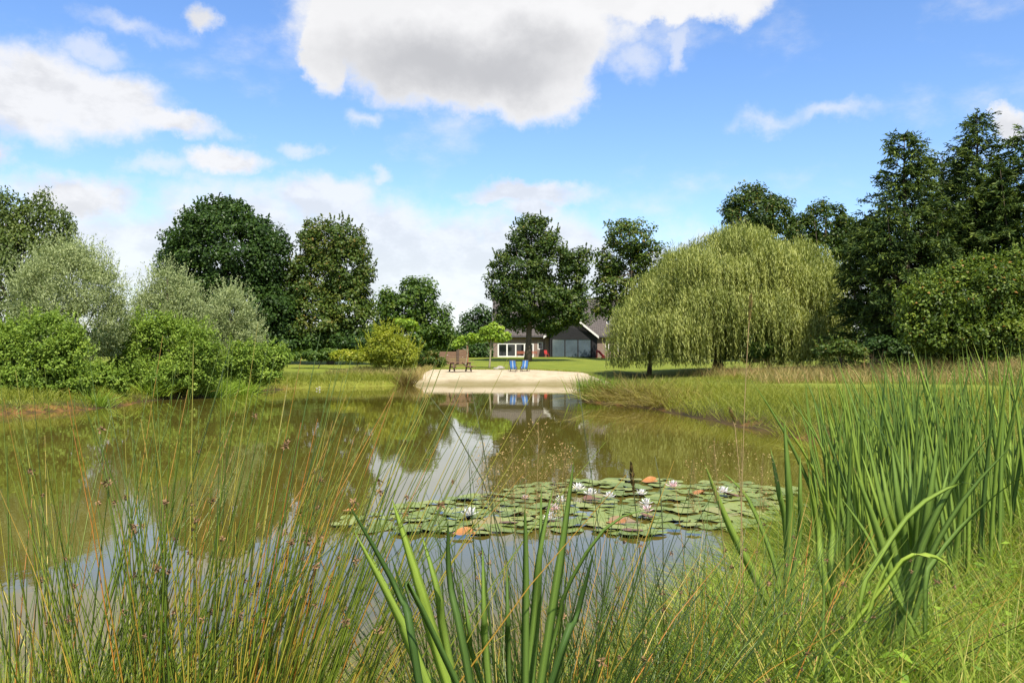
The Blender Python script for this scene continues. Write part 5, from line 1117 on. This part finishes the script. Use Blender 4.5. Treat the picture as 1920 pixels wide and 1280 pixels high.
for px, py, kind_, lb in ((1218, 906, 0, 'curled orange lily pad at the far edge of the patch'), (1312, 928, 0, 'curled yellow-orange lily pad left of the rightmost white flower'), (1155, 985, 0, 'long brown-orange withered pad low in the patch'), (1185, 1000, 1, 'reddish brown pad at the near edge of the lily patch'),
                       (1110, 940, 1, 'dark brown curled pad beside the white flower cluster'), (1215, 972, 1, 'brown pad below the pair of pale flowers'), (955, 985, 1, 'brown pad left of the dark rushes'), (655, 962, 0, 'small rusty pad at the left tip of the patch'), (870, 1006, 0, 'reddish upturned pad at the near edge left of centre'), (1370, 932, 1, 'reddish brown pad under the rightmost white flower')):
    q_ = wpt(px, py); ms = PYS if kind_ == 0 else PBS
    o = link('lily_pad', ms[int(px) % 2], None, (q_.x, q_.y, 0.04), (random.gauss(0, 0.06), random.gauss(0, 0.06), random.uniform(0, 6.28))); s_ = 0.13 if px > 800 else 0.08; o.scale = (s_, s_*0.8, s_); tag(o, lb, 'lily pad', 'withered lily pads')
PETW = foliage('white_petals', [(0, (0.78, 0.76, 0.72)), (1, (0.84, 0.82, 0.80))], 0.3, 0.5, 0.3, (1, 1, 1), (1, 1, 1)); PETP = foliage('pink_petals', [(0, (0.80, 0.50, 0.53)), (1, (0.82, 0.66, 0.66))], 0.3, 0.5, 0.3, (1, 1, 1), (1, 1, 1)); STAM = solid('yellow_stamens', (0.75, 0.48, 0.05), 0.6, 0.2, 30.0)
def petal_mesh(m_):
    vs, fs = [], []
    for i, (u, w_, z_) in enumerate(((0, 0.16, 0), (0.35, 0.3, 0.05), (0.7, 0.26, 0.13), (0.9, 0.13, 0.2), (1.0, 0.02, 0.25))):
        vs += [(u, -w_/2, z_+0.04), (u, 0, z_), (u, w_/2, z_+0.04)]
    for i in range(4):
        o = 3*i; fs += [(o, o+3, o+4, o+1), (o+1, o+4, o+5, o+2)]
    return mesh_np('petal', np.array(vs), np.array(fs), m_, np.full(len(vs), 0.5), True)
PTW, PTP = petal_mesh(PETW), petal_mesh(PETP)
smb = MB()
for i in range(14):
    a = i*2.4; smb.bar((0, 0, 0), (math.cos(a)*0.22, math.sin(a)*0.22, 0.28), 0.05, 0.03)
STM = smb.mesh('stamens', STAM)
def lily(px, py, size, pink, label, opn=1.0):
    q_ = wpt(px, py+size*0.28); r_ = size/2*q_.y/FPX
    e = empty('water_lily', (q_.x, q_.y, 0.035), random.uniform(0, 6.28), label, 'flower', 'water lily flowers')
    for ring, (n, tilt, sc_) in enumerate(((7, 0.10, 1.0), (7, 0.55, 0.92), (6, 1.0, 0.75))):
        for i in range(n):
            o = link('petal', PTP if (pink and ring < 2) else PTW, e, (0, 0, 0.01+0.006*ring), (0, -(tilt*opn + (1-opn)*1.1)*random.uniform(0.85, 1.15), 2*math.pi*(i+0.5*ring)/n)); s_ = r_*sc_*random.uniform(0.92, 1.08); o.scale = (s_, s_, s_)
    o = link('stamens', STM, e, (0, 0, 0.02)); o.scale = (r_, r_, r_)
for a in ((880, 962, 40, 0, 'large solitary white water lily at the left of the patch'), (1085, 915, 32, 0, 'white water lily left in the back cluster of three'), (1107, 925, 32, 0, 'white water lily in the middle of the back cluster'), (1143, 931, 26, 0, 'small white water lily right of the back cluster'),
          (1052, 939, 30, 0, 'white water lily beside the long leaning iris leaf'), (1038, 955, 32, 1, 'pink-tinged water lily just above the lowest white one'), (1033, 971, 36, 0, 'lowest white water lily behind the central rushes'), (1203, 926, 26, 0, 'white water lily right of the dark foxtail spike'),
          (1211, 944, 28, 0, 'upper of the two pale lilies stacked in the patch middle'), (1213, 957, 30, 1, 'lower of the two pale lilies, pink at its base'), (1262, 910, 32, 1, 'pink water lily at the far edge of the patch'), (1356, 921, 34, 0, 'white water lily at the right end of the patch'),
          (985, 936, 18, 1, 'small half-open pinkish lily behind the dark rushes')): lily(*a)
lily(594, 729, 6, 0, 'left of three tiny white blooms at the far left shore'); lily(599, 726.5, 6, 0, 'upper of three tiny white blooms at the far left shore'); lily(599.5, 731, 5, 0, 'lower right of three tiny white blooms at the far shore')

# --- yellow leaf bits and scum floating in the left corner of the pond
q = np.stack([rng.uniform(-19, -4, 1500), rng.uniform(12, 36, 1500)], 1); dq = sdist(q); q = q[(dq < -0.1) & (rng.random(1500) < np.exp(dq*0.55))]
n = len(q); c_ = np.column_stack([q, np.full(n, 0.006)])
a = rng.uniform(0, 6.28, n); v, f, t_ = leaves(c_, np.stack([np.cos(a), np.sin(a), np.zeros(n)], 1), np.tile([0, 0, 1.0], (n, 1)), rng.uniform(0.04, 0.1, n), rng.uniform(0.03, 0.06, n), rng.uniform(0.3, 1, n), 0.0)
tag(link('floating_leaves', mesh_np('floating_leaves', v, f, LIME, t_)), 'tiny yellowish leaf bits floating along the left shore', 'leaves', kind='stuff')
